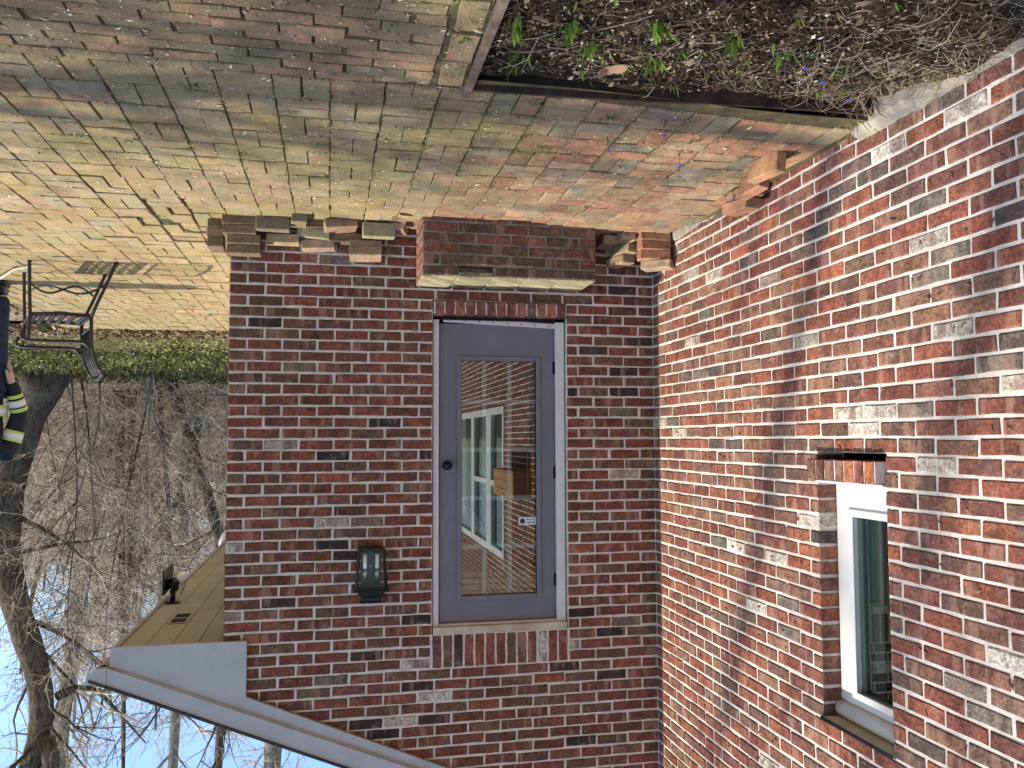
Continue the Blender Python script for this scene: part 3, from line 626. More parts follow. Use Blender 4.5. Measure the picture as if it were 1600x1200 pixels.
for r in range(6):
    z = ST - ch * (r + 0.5) - 0.001
    n = 5; w = (SX1 - SX0) / n
    for i in range(-1, n):
        a = SX0 + (i + (0.5 if r % 2 else 0)) * w; b = a + w; a = max(a, SX0); b = min(b, SX1)
        if b - a < 0.03: continue
        if r == 0 and i == 3: continue                  # broken front edge: one brick gone
        c = np.array([(a + b) / 2, SY + random.gauss(0, 0.002), z])
        items.append((mat4(roty(random.gauss(0, 0.006)), c - O), (round(b - a - 0.011, 3), 0.09, ch - 0.011), step_col(), c, 1.0))
    for sgn in (1, -1):                                 # both ends
        for i in range(2):
            a = -SY * i / 2 + 0.0; b = -SY * (i + 1) / 2
            c = np.array([SX1 if sgn > 0 else SX0, SY + (a + b) / 2 + 0.004, z]); Rm = rotz(math.pi / 2 * sgn)
            items.append((mat4(Rm, c + np.array([-0.0015 * sgn, 0, 0]) - O), (round(b - a - 0.012, 3), 0.08, ch - 0.012), pick('m' if random.random() < 0.5 else 'r'), c, 1.0))
nT = 5; w = (SX1 - SX0) / nT
for i in range(nT):                                     # top course
    for j in range(2):
        c = np.array([SX0 + (i + 0.5) * w, SY + 0.1 + j * 0.19, ST]); 
        items.append((mat4(rotx(-math.pi / 2) @ rotz(random.gauss(0, 0.01)), c + np.array([0, 0, random.gauss(0.001, 0.001)]) - O), (round(w - 0.008, 3), 0.03, 0.18), (0.27, 0.25, 0.14, random.random()), c, 1.0))
place_bricks(items, step, MAT['wb_o'], MAT['wb_a'], 'brick')

# ------------------------------------------------------------------ brick patio
PX0, PX1, PY0, PY1 = 0.0, 7.2, -2.36, 5.12
def patio_in(x, y): return x < (5.05 if y > 2.7 else PX1)
m = MB()
def bed_sheet(x0, x1, y0, y1, nx, ny):
    xs = np.linspace(x0, x1, nx); ys = np.linspace(y0, y1, ny); X, Y = np.meshgrid(xs, ys)
    i = np.arange(nx * ny).reshape(ny, nx)
    m.add(np.stack([X, Y, gz(X, Y) - 0.0085], -1).reshape(-1, 3), np.stack([i[:-1, :-1], i[:-1, 1:], i[1:, 1:], i[1:, :-1]], -1).reshape(-1, 4), None, True)
bed_sheet(0.0, PX1, PY0 - 0.08, 2.7, 60, 44); bed_sheet(0.0, 5.05, 2.7, PY1, 40, 24); bed_sheet(1.645, PX1, -8.0, PY0 - 0.08, 40, 40)
patio = struct(m.build('brick_patio', MAT['joint']))
PVC = [(0.33, 0.14, 0.085), (0.36, 0.17, 0.105), (0.3, 0.165, 0.1), (0.38, 0.22, 0.125), (0.37, 0.26, 0.14), (0.3, 0.22, 0.13), (0.4, 0.27, 0.165)]
PVG = [(0.215, 0.21, 0.15), (0.22, 0.2, 0.155), (0.24, 0.22, 0.14)]
def pave_col(x, y):
    u = random.random()
    if y < PY0 - 0.02 and x > 1.9: base = random.choice([(0.3, 0.165, 0.105), (0.34, 0.175, 0.115), (0.24, 0.175, 0.11), (0.38, 0.19, 0.125), (0.22, 0.18, 0.115)])
    elif u < 0.11: base = random.choice(PVG)
    elif x < 1.6 or u < 0.5: base = random.choice(PVC)
    else: base = random.choice(PVC[3:])
    c = (np.array(base) * 0.68 + 0.32 * np.array((0.33, 0.225, 0.135) if not (y < PY0 and x > 1.9) else base)) * random.uniform(0.86, 1.14); return tuple(np.clip(c, 0, 1)) + (random.random(),)
RT = rotx(-math.pi / 2)                                 # face up
items = []
def pave(x, y, lx, ly, header, size_z=0.0):
    """one paver, long side lx along x (or along y for a header)"""
    ins = lambda p: (x0s + p, 0)
    z = float(gz(x, y)) + random.gauss(0, 0.0022)
    Rm = rotz((math.pi / 2 if header else 0) + random.gauss(0, 0.014)) @ rotx(random.gauss(0, 0.014)) @ roty(random.gauss(0, 0.01)) @ RT
    c = np.array([x + random.gauss(0, 0.0015), y + random.gauss(0, 0.0015), z])
    items.append((mat4(Rm, c), (round(lx, 3), 0.05, round(ly, 3)), pave_col(x, y), c))
CELL = 0.1985
nx = int((PX1 - PX0) / CELL); ny = int((PY1 - PY0) / CELL) + 1
for i in range(-1, nx + 1):
    x0 = 0.136 + i * CELL
    for j in range(ny):
        y0 = PY0 + j * CELL + random.gauss(0, 0.001)
        xc, yc = x0 + CELL / 2, y0 + CELL / 2
        if not patio_in(xc, yc) or yc > PY1: continue
        if -0.02 < xc < WB + 0.02 and yc > -0.03: continue           # under the house
        if SX0 + 0.02 < xc < SX1 - 0.02 and yc > SY + 0.06: continue
        if WB < xc < WB + 0.1 and yc > 0.0: continue
        if i == -1:
            pave(0.085, yc, 0.19, 0.088, True); continue
        L_ = CELL - 0.0045 - random.choice((0, 0, 0, 0.003)); W_ = CELL / 2 - 0.0036 - random.choice((0, 0, 0.0015))
        for s in (-1, 1):
            if (i + j) % 2: pave(xc, yc + s * CELL / 4, L_, W_, False)
            else: pave(xc + s * CELL / 4, yc, L_, W_, True)
y = PY0 - 0.033; r = 0
while y > -7.6:                                          # rowlock band, bricks on edge in running bond
    x = 1.765 + (0.1 if r % 2 else 0) + random.gauss(0, 0.008)
    if r % 2: pave(1.815, y, 0.096, 0.0625, False)
    while x < PX1:
        l_ = 0.2 + random.gauss(0, 0.004)
        pave(x + l_ / 2, y, l_ - 0.004, 0.0625, False); x += l_ + random.choice((0.002, 0.004, 0.006, 0.011))
    y -= 0.0655; r += 1
y = PY0 - 0.12
while y > -7.6:                                          # soldier edging along the bed
    pave(1.7 + random.gauss(0, 0.003), y, 0.19, 0.088, True); y -= 0.205
place_bricks(items, patio, MAT['pv_o'], MAT['pv_a'], 'paving_brick')

# ------------------------------------------------------------------ garden bed
BX0, BX1, BY0, BY1 = 0.0, 1.615, -7.5, -2.43
def soil_z(x, y):
    return -0.035 + 0.012 * np.sin(9 * x + 3 * y) * np.cos(7 * y - 2 * x) + 0.008 * np.sin(23 * x) * np.cos(19 * y) + 0.06 * np.exp(-(x / 0.3) ** 2) * smooth(-2.5, -2.9, y) + 0.02 * smooth(-2.55, -3.0, y)
struct(sheet('garden_bed', BX0 - 0.02, BX1 + 0.01, BY0, BY1 + 0.06, 90, 240, soil_z, MAT['soil']))
bd = thing('bed_edging', 'thin weathered board edging of the planting bed beside the paving', 'edging', (1.63, -2.41, 0))
def board(p, q, th_, z0, z1, name, mt='wood'):
    p = np.array(p); q = np.array(q); d = (q - p) / np.linalg.norm(q - p); nrm = np.array([-d[1], d[0]]) * th_ / 2; n = 12
    m = MB(); s = np.linspace(0, 1, n)[:, None]; c = p + (q - p) * s + nrm[None] / th_ * 0.006 * np.sin(s * 9); top = z1 + 0.004 * np.sin(s[:, 0] * 7)
    v = np.concatenate([np.column_stack([c + nrm, np.full(n, z0)]), np.column_stack([c + nrm, top]), np.column_stack([c - nrm, top]), np.column_stack([c - nrm, np.full(n, z0)])]) - np.array([1.63, -2.41, 0])
    i = np.arange(n - 1); qd = [np.stack([i + a * n, i + a * n + 1, i + b * n + 1, i + b * n], -1) for a, b in ((0, 1), (1, 2), (2, 3))]
    m.add(v, np.vstack(qd)); m.add(v[[0, n, 2 * n, 3 * n]], np.array([[0, 1, 2, 3]])); m.add(v[[n - 1, 2 * n - 1, 3 * n - 1, 4 * n - 1]], np.array([[3, 2, 1, 0]]))
    return m.build(name, MAT[mt], bd)
board((1.63, -2.33), (1.60, -7.4), 0.024, -0.12, 0.018, 'board'); board((1.617, -2.395), (0.04, -2.475), 0.014, -0.12, 0.014, 'board', 'shadewood')

def flakes(name, n, fpos, size, cols, mat, parent=None, curl=0.5, long=1.8, lift=0.004):
    """many small irregular flakes lying on a surface"""
    P = fpos(n); a = rng.random(n) * 2 * np.pi; s = size * rng.lognormal(0, 0.4, n); ln = s * (1 + (long - 1) * rng.random(n))
    tl = rng.normal(0, curl, n); u = np.stack([np.cos(a), np.sin(a), 0.3 * tl], -1) * ln[:, None]; w = np.stack([-np.sin(a), np.cos(a), tl], -1) * s[:, None] * 0.55
    b = np.stack([0 * a, 0 * a, s * 0.25], -1)
    v = np.stack([P - u, P - w + b, P + u * (0.8 + 0.3 * rng.random(n))[:, None], P + w + b], 1); v[..., 2] += lift + np.abs(w[:, 2])[:, None] * 0.8
    col = np.array(cols)[rng.integers(0, len(cols), n)] * rng.uniform(0.75, 1.2, (n, 1)); col = np.column_stack([np.clip(col, 0, 1), np.ones(n)])
    m = MB(); i = np.arange(n) * 4; m.add(v.reshape(-1, 3), np.concatenate([np.stack([i, i + 1, i + 3], -1), np.stack([i + 1, i + 2, i + 3], -1)]), np.repeat(col, 4, 0))
    return stuff(m.build(name, mat, parent))
def in_bed(n, near=0.0):
    x = rng.uniform(0.05, 1.6, n); y = BY1 - 0.02 - np.abs(rng.gamma(1.5, 0.45, n)); return np.column_stack([x, np.maximum(y, -4.4), soil_z(x, np.maximum(y, -4.4))])
flakes('mulch', 22000, in_bed, 0.0052, [(0.03, 0.021, 0.014), (0.055, 0.038, 0.024), (0.022, 0.017, 0.012), (0.1, 0.07, 0.044), (0.25, 0.19, 0.12), (0.055, 0.048, 0.024)], MAT['chip'], None, 0.5, 2.6)
def pale_bed(n):
    P = in_bed(n); return P
flakes('fallen_petals', 800, pale_bed, 0.0048, [(0.5, 0.44, 0.34), (0.66, 0.61, 0.53), (0.4, 0.32, 0.21)], MAT['chip'], None, 0.35, 1.5, 0.008)
def straw_pos(n):
    x = np.abs(rng.normal(0.05, 0.3, n)) + 0.03; y = rng.uniform(-4.2, -2.5, n); x = np.minimum(x, 1.5); return np.column_stack([x, y, soil_z(x, y)])
def stems(name, n, fpos, ln, rad, cols, mat, rise=0.25, parent=None, k=4):
    P = fpos(n); m = MB()
    for i in range(n):
        a = random.uniform(0, 6.28); l_ = ln * random.uniform(0.5, 1.5); r_ = abs(random.gauss(0, rise)); b = random.gauss(0, 0.5)
        t = np.linspace(0, 1, 4); x = P[i, 0] + np.cos(a + b * t) * l_ * t; y = P[i, 1] + np.sin(a + b * t) * l_ * t
        z = P[i, 2] + 0.006 + np.sin(t * np.pi) * r_ * l_ + t * l_ * r_ * 0.4
        c = np.array(random.choice(cols)) * random.uniform(0.75, 1.2)
        m.tube(np.column_stack([np.maximum(x, 0.012), y, z]), rad * np.array([1, 0.9, 0.7, 0.3]), 3, tuple(c) + (1,), False)
    return stuff(m.build(name, mat, parent))
stems('dead_stems', 620, straw_pos, 0.11, 0.0011, [(0.42, 0.33, 0.2), (0.3, 0.22, 0.13), (0.2, 0.14, 0.09), (0.5, 0.43, 0.3)], MAT['twig'], 0.3)
stems('twigs_in_bed', 300, in_bed, 0.13, 0.0013, [(0.3, 0.24, 0.17), (0.16, 0.11, 0.08), (0.45, 0.38, 0.28)], MAT['twig'], 0.12)

# litter on the paving
def on_patio(n):
    x = np.where(rng.random(n) < 0.6, rng.uniform(0.6, 3.6, n), rng.uniform(0.2, 5, n)); y = np.where(rng.random(n) < 0.75, rng.uniform(-3.2, -0.4, n), rng.uniform(-0.4, 5, n))
    ok = ~((x < 1.64) & (y < -2.38)) & ~((x > 0) & (x < WB + .05) & (y > -0.4)); x, y = x[ok], y[ok]
    k = rng.integers(0, len(x), n); return np.column_stack([x[k] + rng.normal(0, .006, n), y[k] + rng.normal(0, .006, n), gz(x[k], y[k]) + 0.001])
flakes('seed_litter', 5200, on_patio, 0.0038, [(0.55, 0.48, 0.3), (0.62, 0.56, 0.4), (0.4, 0.33, 0.2), (0.2, 0.15, 0.1), (0.5, 0.47, 0.3)], MAT['chip'], None, 0.25, 2.2, 0.002)
def joint_pos(n, x0, x1, y0, y1):
    """points on the joints of the paving"""
    P = []
    while len(P) < n:
        x = random.uniform(x0, x1); y = random.uniform(y0, y1)
        if y < PY0:
            if x < 1.66: continue
            y = PY0 - round((PY0 - y) / 0.0655) * 0.0655
        elif random.random() < 0.5: x = 0.136 + round((x - 0.136) / CELL) * CELL
        else: y = PY0 + round((y - PY0) / CELL) * CELL
        if x < 1.64 and y < -2.38: continue
        if 0 < x < WB and y > -0.42: continue
        P.append((x + random.gauss(0, 0.004), y + random.gauss(0, 0.004), float(gz(x, y)) - 0.004))
    return np.array(P)
mb = MB()                                                # moss and tiny weeds in the joints
J = np.vstack([joint_pos(1500, 1.2, 3.4, -3.2, -1.2), joint_pos(700, 0.2, 1.8, -2.4, -1.6), joint_pos(500, 0.3, 4.5, -1.2, 3)])
for p in J:
    c = np.array(random.choice([(0.12, 0.15, 0.03), (0.17, 0.19, 0.05), (0.09, 0.1, 0.03), (0.22, 0.2, 0.09)])) * random.uniform(0.7, 1.2)
    for _ in range(2):
        a = random.uniform(0, 6.28); s = random.uniform(0.004, 0.011); d = np.array([math.cos(a), math.sin(a), 0]) * s; w = np.array([-d[1], d[0], 0]) * 0.4
        q = p + np.array([random.gauss(0, 0.004), random.gauss(0, 0.004), 0.006])
        mb.add([q - w, q + d * 0.5 + (0, 0, s * 0.5) - w * 0.3, q + d + (0, 0, s * 0.3), q + w + (0, 0, 0.002)], np.array([[0, 1, 2, 3]]), tuple(c) + (1,))
stuff(mb.build('joint_moss', MAT['leaf']))

# ------------------------------------------------------------------ plants in the bed and the joints
GREEN = [(0.17, 0.26, 0.045), (0.22, 0.3, 0.06), (0.12, 0.2, 0.04)]
def blade(m, base, a, ln, w, lean, col, n=5):
    t = np.linspace(0, 1, n); d = np.array([math.cos(a), math.sin(a)])
    h = ln * np.sin(np.minimum(t * (1.15 - lean * 0.5), 1.57)); r_ = ln * lean * t ** 1.7
    c = np.column_stack([base[0] + d[0] * r_, base[1] + d[1] * r_, base[2] + h * (1 - 0.35 * lean)])
    s = np.array([-d[1], d[0], 0]); ww = w * np.sin(np.pi * (0.12 + 0.86 * t)) ** 0.7
    fold = np.array([d[0], d[1], 0]) * 0.3
    L = c - s * ww[:, None] - fold * ww[:, None]; R_ = c + s * ww[:, None] - fold * ww[:, None]
    i = np.arange(n - 1); m.add(np.vstack([L, c, R_]), np.vstack([np.stack([i, i + 1, i + n + 1, i + n], -1), np.stack([i + n, i + n + 1, i + 2 * n + 1, i + 2 * n], -1)]), tuple(col) + (1,), True)
def clump(name, label, cat, x, y, n, ln, w, cols, spread=0.03, lean=(0.1, 0.5), z=None, group=None):
    z = (float(soil_z(x, y)) if (y < -2.43 and x < 1.61) else float(gz(x, y))) if z is None else z
    t = thing(name, label, cat, (x, y, z), 0, group); m = MB()
    for _ in range(n):
        a = random.uniform(0, 6.28); b = (math.cos(a) * random.random() * spread, math.sin(a) * random.random() * spread, -0.005)
        blade(m, b, a + random.gauss(0, 0.5), ln * random.uniform(0.6, 1.2), w * random.uniform(0.8, 1.2), random.uniform(*lean), np.array(random.choice(cols)) * random.uniform(0.8, 1.2))
    m.build('leaves', MAT['leaf'], t); return t
SG = 'green bulb shoots in the bed'
for x, y, n, lab in ((1.385, -2.9, 16, 'dense clump of lime green bulb shoots furthest forward in bed, left of the corner board'), (1.56, -2.88, 12, 'lime green bulb shoots close against the side board of bed'),
                     (1.29, -2.75, 10, 'lime green bulb shoots just in front of the big dry leaf'), (1.12, -2.93, 14, 'tall green bulb shoots near middle of the bed front'), (1.5, -2.66, 5, 'sparse green bulb shoots near the bed corner'),
                     (0.86, -2.95, 8, 'green shoots beside a dark upright twig in the bed'), (1.02, -2.66, 5, 'short dark green shoots to the left of the dry leaf'), (0.64, -2.85, 6, 'two toned green shoots in the wall half of bed')):
    clump('bulb_shoots', lab, 'plant', x, y, n + 4, 0.075, 0.0065, GREEN, 0.045, (0.05, 0.4), None, SG)
for k in range(58):
    x = random.uniform(0.25, 1.58); y = -2.5 - random.gammavariate(1.6, 0.22)
    clump('green_shoot', 'small green shoot scattered over the dark bed soil', 'plant', x, y, random.randint(3, 6), 0.055, 0.0034, GREEN + [(0.09, 0.14, 0.04), (0.24, 0.26, 0.1)], 0.02, (0.1, 0.9), None, 'small green shoots over the bed')
for x, y, n, lab in ((0.9, -2.5, 9, 'thin dark grass tuft at the bed edge board, middle of its length'), (0.7, -2.56, 8, 'thin green grass tuft behind the edge board, nearer the wall'), (0.45, -2.62, 10, 'fine green grass tuft near a blue flower in bed'), (1.2, -2.5, 6, 'small dark grass tuft by the edge board under the dry leaf')):
    clump('grass_tuft', lab, 'grass', x, y, n, 0.07, 0.0022, [(0.08, 0.13, 0.03), (0.13, 0.18, 0.05), (0.28, 0.28, 0.14)], 0.05, (0.2, 0.9), None, 'fine grass tufts in the bed')
clump('dry_grass_tuft', 'straw coloured dead grass tuft where edge board meets the brick wall', 'grass', 0.1, -2.44, 46, 0.15, 0.0022, [(0.42, 0.34, 0.2), (0.52, 0.45, 0.3), (0.3, 0.22, 0.12), (0.16, 0.15, 0.06)], 0.06, (0.3, 1.1), -0.02)
clump('dry_grass_tuft', 'grey brown dead stalks sprawling over the edge board near wall', 'grass', 0.36, -2.5, 26, 0.11, 0.002, [(0.3, 0.25, 0.18), (0.42, 0.36, 0.26), (0.2, 0.16, 0.1)], 0.08, (0.4, 1.1), -0.04)
clump('dry_grass_tuft', 'dead brown weeds growing along the wall footing at the frame edge', 'grass', 0.12, -3.0, 50, 0.12, 0.002, [(0.36, 0.27, 0.14), (0.45, 0.36, 0.2), (0.25, 0.2, 0.08)], 0.14, (0.4, 1.1), 0.02)
def scilla(x, y, lab):
    z = float(soil_z(x, y)) if (y < -2.43 and x < 1.61) else float(gz(x, y))
    t = thing('blue_flower', lab, 'flower', (x, y, z), random.uniform(0, 6), 'small blue spring flowers')
    m = MB(); m.tube([(0, 0, 0), (0.004, 0.002, 0.04), (0.012, 0.004, 0.062)], 0.0014, 4); 
    for k in range(3): blade(m, (0, 0, 0), k * 2.1 + 0.4, 0.06, 0.003, 0.8, (0.1, 0.17, 0.05))
    m.c = [np.full_like(c, 1) * np.array([0.1, 0.17, 0.05, 1]) for c in m.c]; m.build('stem', MAT['leaf'], t)
    m = MB()
    for k in range(6):
        a = k * math.pi / 3; d = np.array([math.cos(a), math.sin(a), -0.35]) * 0.013; w = np.array([-math.sin(a), math.cos(a), 0]) * 0.0045; p = np.array([0.013, 0.004, 0.062])
        m.add([p, p + d * 0.6 + w, p + d, p + d * 0.6 - w], np.array([[0, 1, 2, 3]]), (0.11, 0.13, 0.62, 1))
    m.build('petals', MAT['leaf'], t)
for x, y, lab in ((0.281, -2.656, 'blue flower deepest in bed, nearest the wall footing'), (0.44, -2.786, 'blue flower in the bed beside a long pale twig'), (0.819, -2.267, 'blue flower on the paving touching the edge board'), (0.2, -2.02, 'blue flower rising beside the near end of the loose bricks by long wall'),
                  (0.548, -2.864, 'blue flower furthest forward in the bed'), (0.15, -1.5, 'blue flower squeezed between loose bricks and the long wall'), (0.62, -1.93, 'blue flower on bare paving, third joint from the edge board'), (0.98, -2.02, 'blue flower on paving with grey green brick beside it'), (0.55, -1.62, 'blue flower in a joint right of the loose bricks')):
    scilla(x, y, lab)
WG = 'small weeds in the paving joints'
for x, y, n, lab in ((1.92, -1.8, 9, 'dark green weed on a joint facing the middle of the step'), (1.2, -1.82, 10, 'spreading green weed in a joint near the bed corner'), (2.62, -2.22, 9, 'spidery dark weed on the shaded paving left of centre'), (0.8, -2.0, 9, 'pale green weed with strap leaves on paving by blue flowers'),
                     (0.62, -2.12, 9, 'bright strap leaved weed on pink paving near the long wall'), (1.75, -3.02, 16, 'leafy weed spilling over soldier bricks at the bed board'), (1.72, -2.76, 14, 'leafy weed between soldier bricks and the rowlock paving'), (1.9, -3.06, 12, 'dark green moss weed at the front edge of the paving'),
                     (2.23, -2.92, 9, 'tuft in an open joint of the rowlock paving'), (2.0, -2.98, 9, 'tuft filling a wide joint of rowlock paving near the bed'), (1.35, -2.3, 12, 'creeping weed mat against the edge board'), (1.05, -2.25, 12, 'low weed patch among pink pavers by the edge board'), (2.47, -1.5, 6, 'yellow green weed in sunny mossy paving'), (2.95, -1.55, 6, 'bright moss weed on the sunlit paving furthest right')):
    clump('weed', lab, 'weed', x, y, n, 0.034, 0.0038, [(0.1, 0.14, 0.03), (0.14, 0.19, 0.05), (0.2, 0.23, 0.08)], 0.03, (0.5, 1.2), None, WG)
def dry_leaf(x, y, z, s, lab, rz):
    n = 9; u = np.linspace(-1, 1, n); wv = np.array([0.02, 0.5, 0.8, 1.0, 0.85, 0.95, 0.6, 0.35, 0.02]); m = MB(); rows = []
    for k in (-1, -0.5, 0, 0.5, 1): rows.append(np.column_stack([u * s, k * wv * s * 0.55, s * (0.35 * k * k + 0.2 * u * u - 0.12 * np.sin(3 * u + k))]))
    i = np.arange(n - 1); f = np.vstack([np.stack([i + r * n, i + r * n + 1, i + (r + 1) * n + 1, i + (r + 1) * n], -1) for r in range(4)])
    m.add(np.vstack(rows), f, (0.42, 0.29, 0.19, 1), True); o = m.build('dry_leaf', MAT['leaf']); o.location = (x, y, z); o.rotation_euler = (0.25, -0.2, rz)
    tag(o, lab, 'leaf', 'dry fallen leaves')
dry_leaf(1.166, -2.63, -0.015, 0.052, 'large curled tan leaf lying on the dark bed soil', 0.5)
dry_leaf(3.42, 3.2, 0.02, 0.05, 'curled dry leaf on far paving, nearest the house corner', 2.0)
dry_leaf(3.35, 3.75, 0.02, 0.04, 'small dry leaf on the paving close to the lawn', 1.0)
dry_leaf(1.72, -0.42, -0.02, 0.055, 'pale crumpled leaf beside the right side of the step', 2.4)
dry_leaf(3.42, 1.28, 0.02, 0.03, 'dry leaf scrap on the paving between chair and house', 0.3)
st_ = MB(); st_.tube([(4.72, 1.95, 0.015), (4.6, 1.8, 0.03), (4.52, 1.62, 0.05), (4.38, 1.42, 0.03), (4.22, 1.32, 0.015), (4.06, 1.26, 0.02)], [0.012, 0.013, 0.011, 0.01, 0.008, 0.004], 6, (0.42, 0.36, 0.28, 1))
tag(st_.build('stick', MAT['twig']), 'crooked pale stick lying on paving at the chair legs', 'stick')

# ------------------------------------------------------------------ loose bricks
LBC = [(0.3, 0.14, 0.085), (0.33, 0.165, 0.1), (0.25, 0.12, 0.08), (0.36, 0.2, 0.12), (0.27, 0.155, 0.1)]
LBM = None
def loose(x, y, z, rz, lab, group, tilt=(0, 0), on_edge=False, size=(0.197, 0.092, 0.057), col=None):
    """a whole brick: x, y centre, z underside"""
    key = ('loose',) + size
    if key not in POOL:
        POOL[key] = []
        for k in range(6):
            v, f = cham(np.array(size) / 2, 0.005); v = v + np.random.default_rng(k).normal(0, 0.0013, v.shape); m = MB(); m.add(v, f)
            o = m.build('loose_brick', MAT['loose'], attr=False); POOL[key].append(o.data); bpy.data.objects.remove(o)
    o = link('loose_brick', random.choice(POOL[key]))
    h = size[1] if on_edge else size[2]
    Rm = rotz(rz) @ rotx((math.pi / 2 if on_edge else 0) + tilt[0]) @ roty(tilt[1])
    o.matrix_world = Matrix([list(map(float, r)) for r in mat4(Rm, (x, y, z + h / 2))])
    c = col or (np.array(random.choice(LBC)) * random.uniform(0.85, 1.15)); o.color = tuple(c) + (random.random(),)
    tag(o, lab, 'brick', group)
GL_ = 'loose bricks piled along the foot of the gable wall'; g0_ = -0.055
DK = (0.155, 0.09, 0.058); GY = (0.19, 0.165, 0.105); TN = (0.36, 0.25, 0.15)
loose(2.648, -0.125, g0_, 0.0, 'bottom brick of the four high stack at the outer house corner', GL_, col=DK)
loose(2.646, -0.12, 0.002, 0.02, 'second brick up in the four high stack at the house corner', GL_, col=DK)
loose(2.624, -0.112, 0.059, -0.02, 'third brick up in the four high stack at the house corner', GL_, col=DK)
loose(2.622, -0.1, 0.116, 0.015, 'topmost dark brick of the four high stack at house corner', GL_, col=DK)
loose(2.80, 0.02, -0.05, 1.5, 'bottom brick laid end-on outside the house corner', GL_, col=DK)
loose(2.80, 0.03, 0.007, 1.56, 'middle brick laid end-on outside the house corner', GL_)
loose(2.795, 0.02, 0.064, 1.52, 'top brick laid end-on outside the house corner', GL_, col=DK)
loose(2.455, -0.165, -0.055, 0.0, 'grey brick standing on its edge next to the corner stack', GL_, (0.12, 0), True, col=(0.19, 0.15, 0.11))
loose(2.305, -0.17, -0.06, 1.5, 'greenish brick pointing outwards beside the grey edge brick', GL_, (0.05, 0.0), col=GY)
loose(2.4, -0.07, 0.035, 0.02, 'brick with sunny top bridging behind the grey edge brick', GL_, col=TN)
loose(2.21, -0.1, -0.06, 0.0, 'dark ground level brick left of the greenish one', GL_, col=DK)
loose(2.215, -0.085, -0.002, 0.16, 'turned brick with pale lit top on second layer', GL_, (0, 0.08), col=(0.3, 0.26, 0.16))
loose(2.06, -0.15, -0.05, -0.14, 'tilted reddish brick leaning in the middle of the pile', GL_, (0.25, -0.14), col=(0.34, 0.2, 0.14))
loose(2.19, -0.05, 0.058, 0.06, 'uppermost pinkish brick in the middle of the pile', GL_, (0.06, -0.05), col=(0.4, 0.26, 0.19))
loose(2.03, -0.06, 0.01, 0.0, 'brick pushed against the wall behind the tilted one', GL_, col=DK)
loose(1.83, -0.15, -0.045, -0.03, 'ground level brick nearest the step with mossy lit top', GL_, (0.1, 0), True, col=(0.3, 0.26, 0.17))
loose(1.905, -0.075, 0.05, 0.0, 'brick under the highest one near the step', GL_, col=(0.24, 0.15, 0.1))
loose(1.905, -0.085, 0.107, 0.05, 'highest brick of the pile near the step, tilted forward', GL_, (0.35, -0.04), col=(0.36, 0.24, 0.16))
loose(1.71, -0.13, -0.05, 0.3, 'broken red half brick at the side of the step', GL_, (0.1, 0.1), size=(0.1, 0.09, 0.05), col=(0.36, 0.19, 0.14))
GC = 'loose bricks piled in the inner corner of the house'
loose(0.128, -0.36, -0.02, 0.0, 'bottom brick of the stack in the inner wall corner', GC, col=(0.3, 0.15, 0.09))
loose(0.123, -0.35, 0.037, -0.02, 'second brick of the stack in the inner wall corner', GC, col=(0.32, 0.15, 0.09))
loose(0.118, -0.335, 0.094, 0.1, 'third pinkish brick of the stack in the inner corner', GC, col=(0.4, 0.19, 0.115))
loose(0.09, -0.33, 0.153, 0.75, 'topmost tan brick set askew on the inner corner stack', GC, (0.04, 0.03), col=(0.38, 0.27, 0.17))
loose(0.30, -0.27, -0.02, 1.45, 'end-on tan brick against the right side of corner stack', GC, col=TN)
loose(0.27, -0.2, 0.037, 1.2, 'second end-on brick right of the corner stack', GC, (0.05, 0), col=(0.36, 0.26, 0.16))
loose(0.27, -0.13, 0.094, 1.3, 'upper end-on brick between corner stack and gable wall', GC, col=TN)
loose(0.385, -0.2, -0.01, 1.62, 'outermost rounded brick lying toward the step from the corner', GC, (0.1, 0), col=(0.33, 0.24, 0.15))
GA = 'loose bricks lying along the long wall'
loose(0.225, -1.97, 0.03, 1.38, 'nearest ochre loose brick by the long wall, standing on its edge', GA, (0.1, 0), True, col=(0.44, 0.24, 0.12))
loose(0.165, -1.74, 0.035, 1.5, 'middle loose brick by the long wall, wedged behind the near one', GA, (0.2, 0.03), True, col=(0.42, 0.2, 0.11))
loose(0.10, -1.52, 0.035, 1.45, 'farthest brown loose brick by the long wall', GA, (0.0, 0), col=(0.36, 0.18, 0.1))
loose(0.11, -1.5, 0.092, 1.4, 'brown brick resting on the farthest one by long wall', GA, (0, 0.05), col=(0.38, 0.19, 0.11))

# ------------------------------------------------------------------ wall lantern
la = thing('wall_lantern', 'black box lantern with two white candle lamps on the brick wall', 'lantern', (1.857, 0.0, 1.94))
def LT(v): return v
m = MB(); m.bbox(-0.06, 0.06, -0.014, -0.001, 0.0, 0.3, 0.003); m.build('back_plate', MAT['black'], la)
m = MB(); W0, W1 = 0.074, 0.088; D = -0.125
def lb(z): s = (z - 0.0) / 0.235; return W0 + (W1 - W0) * s
for sx in (-1, 1):
    for y in (-0.018, D): m.tube([(sx * lb(0), y, 0.0), (sx * lb(0.23), y - (0.012 if y == D else 0), 0.235)], 0.0075, 4, smooth_=False)
m.bbox(-W0 - 0.006, W0 + 0.006, D - 0.006, -0.0145, -0.012, 0.006, 0.003)
m.bbox(-W1 - 0.006, W1 + 0.006, D - 0.018, -0.0145, 0.222, 0.236, 0.003); m.build('cage', MAT['black'], la)
m = MB(); m.bbox(-W1 - 0.018, W1 + 0.018, D - 0.026, -0.0146, 0.2365, 0.243, 0.002)
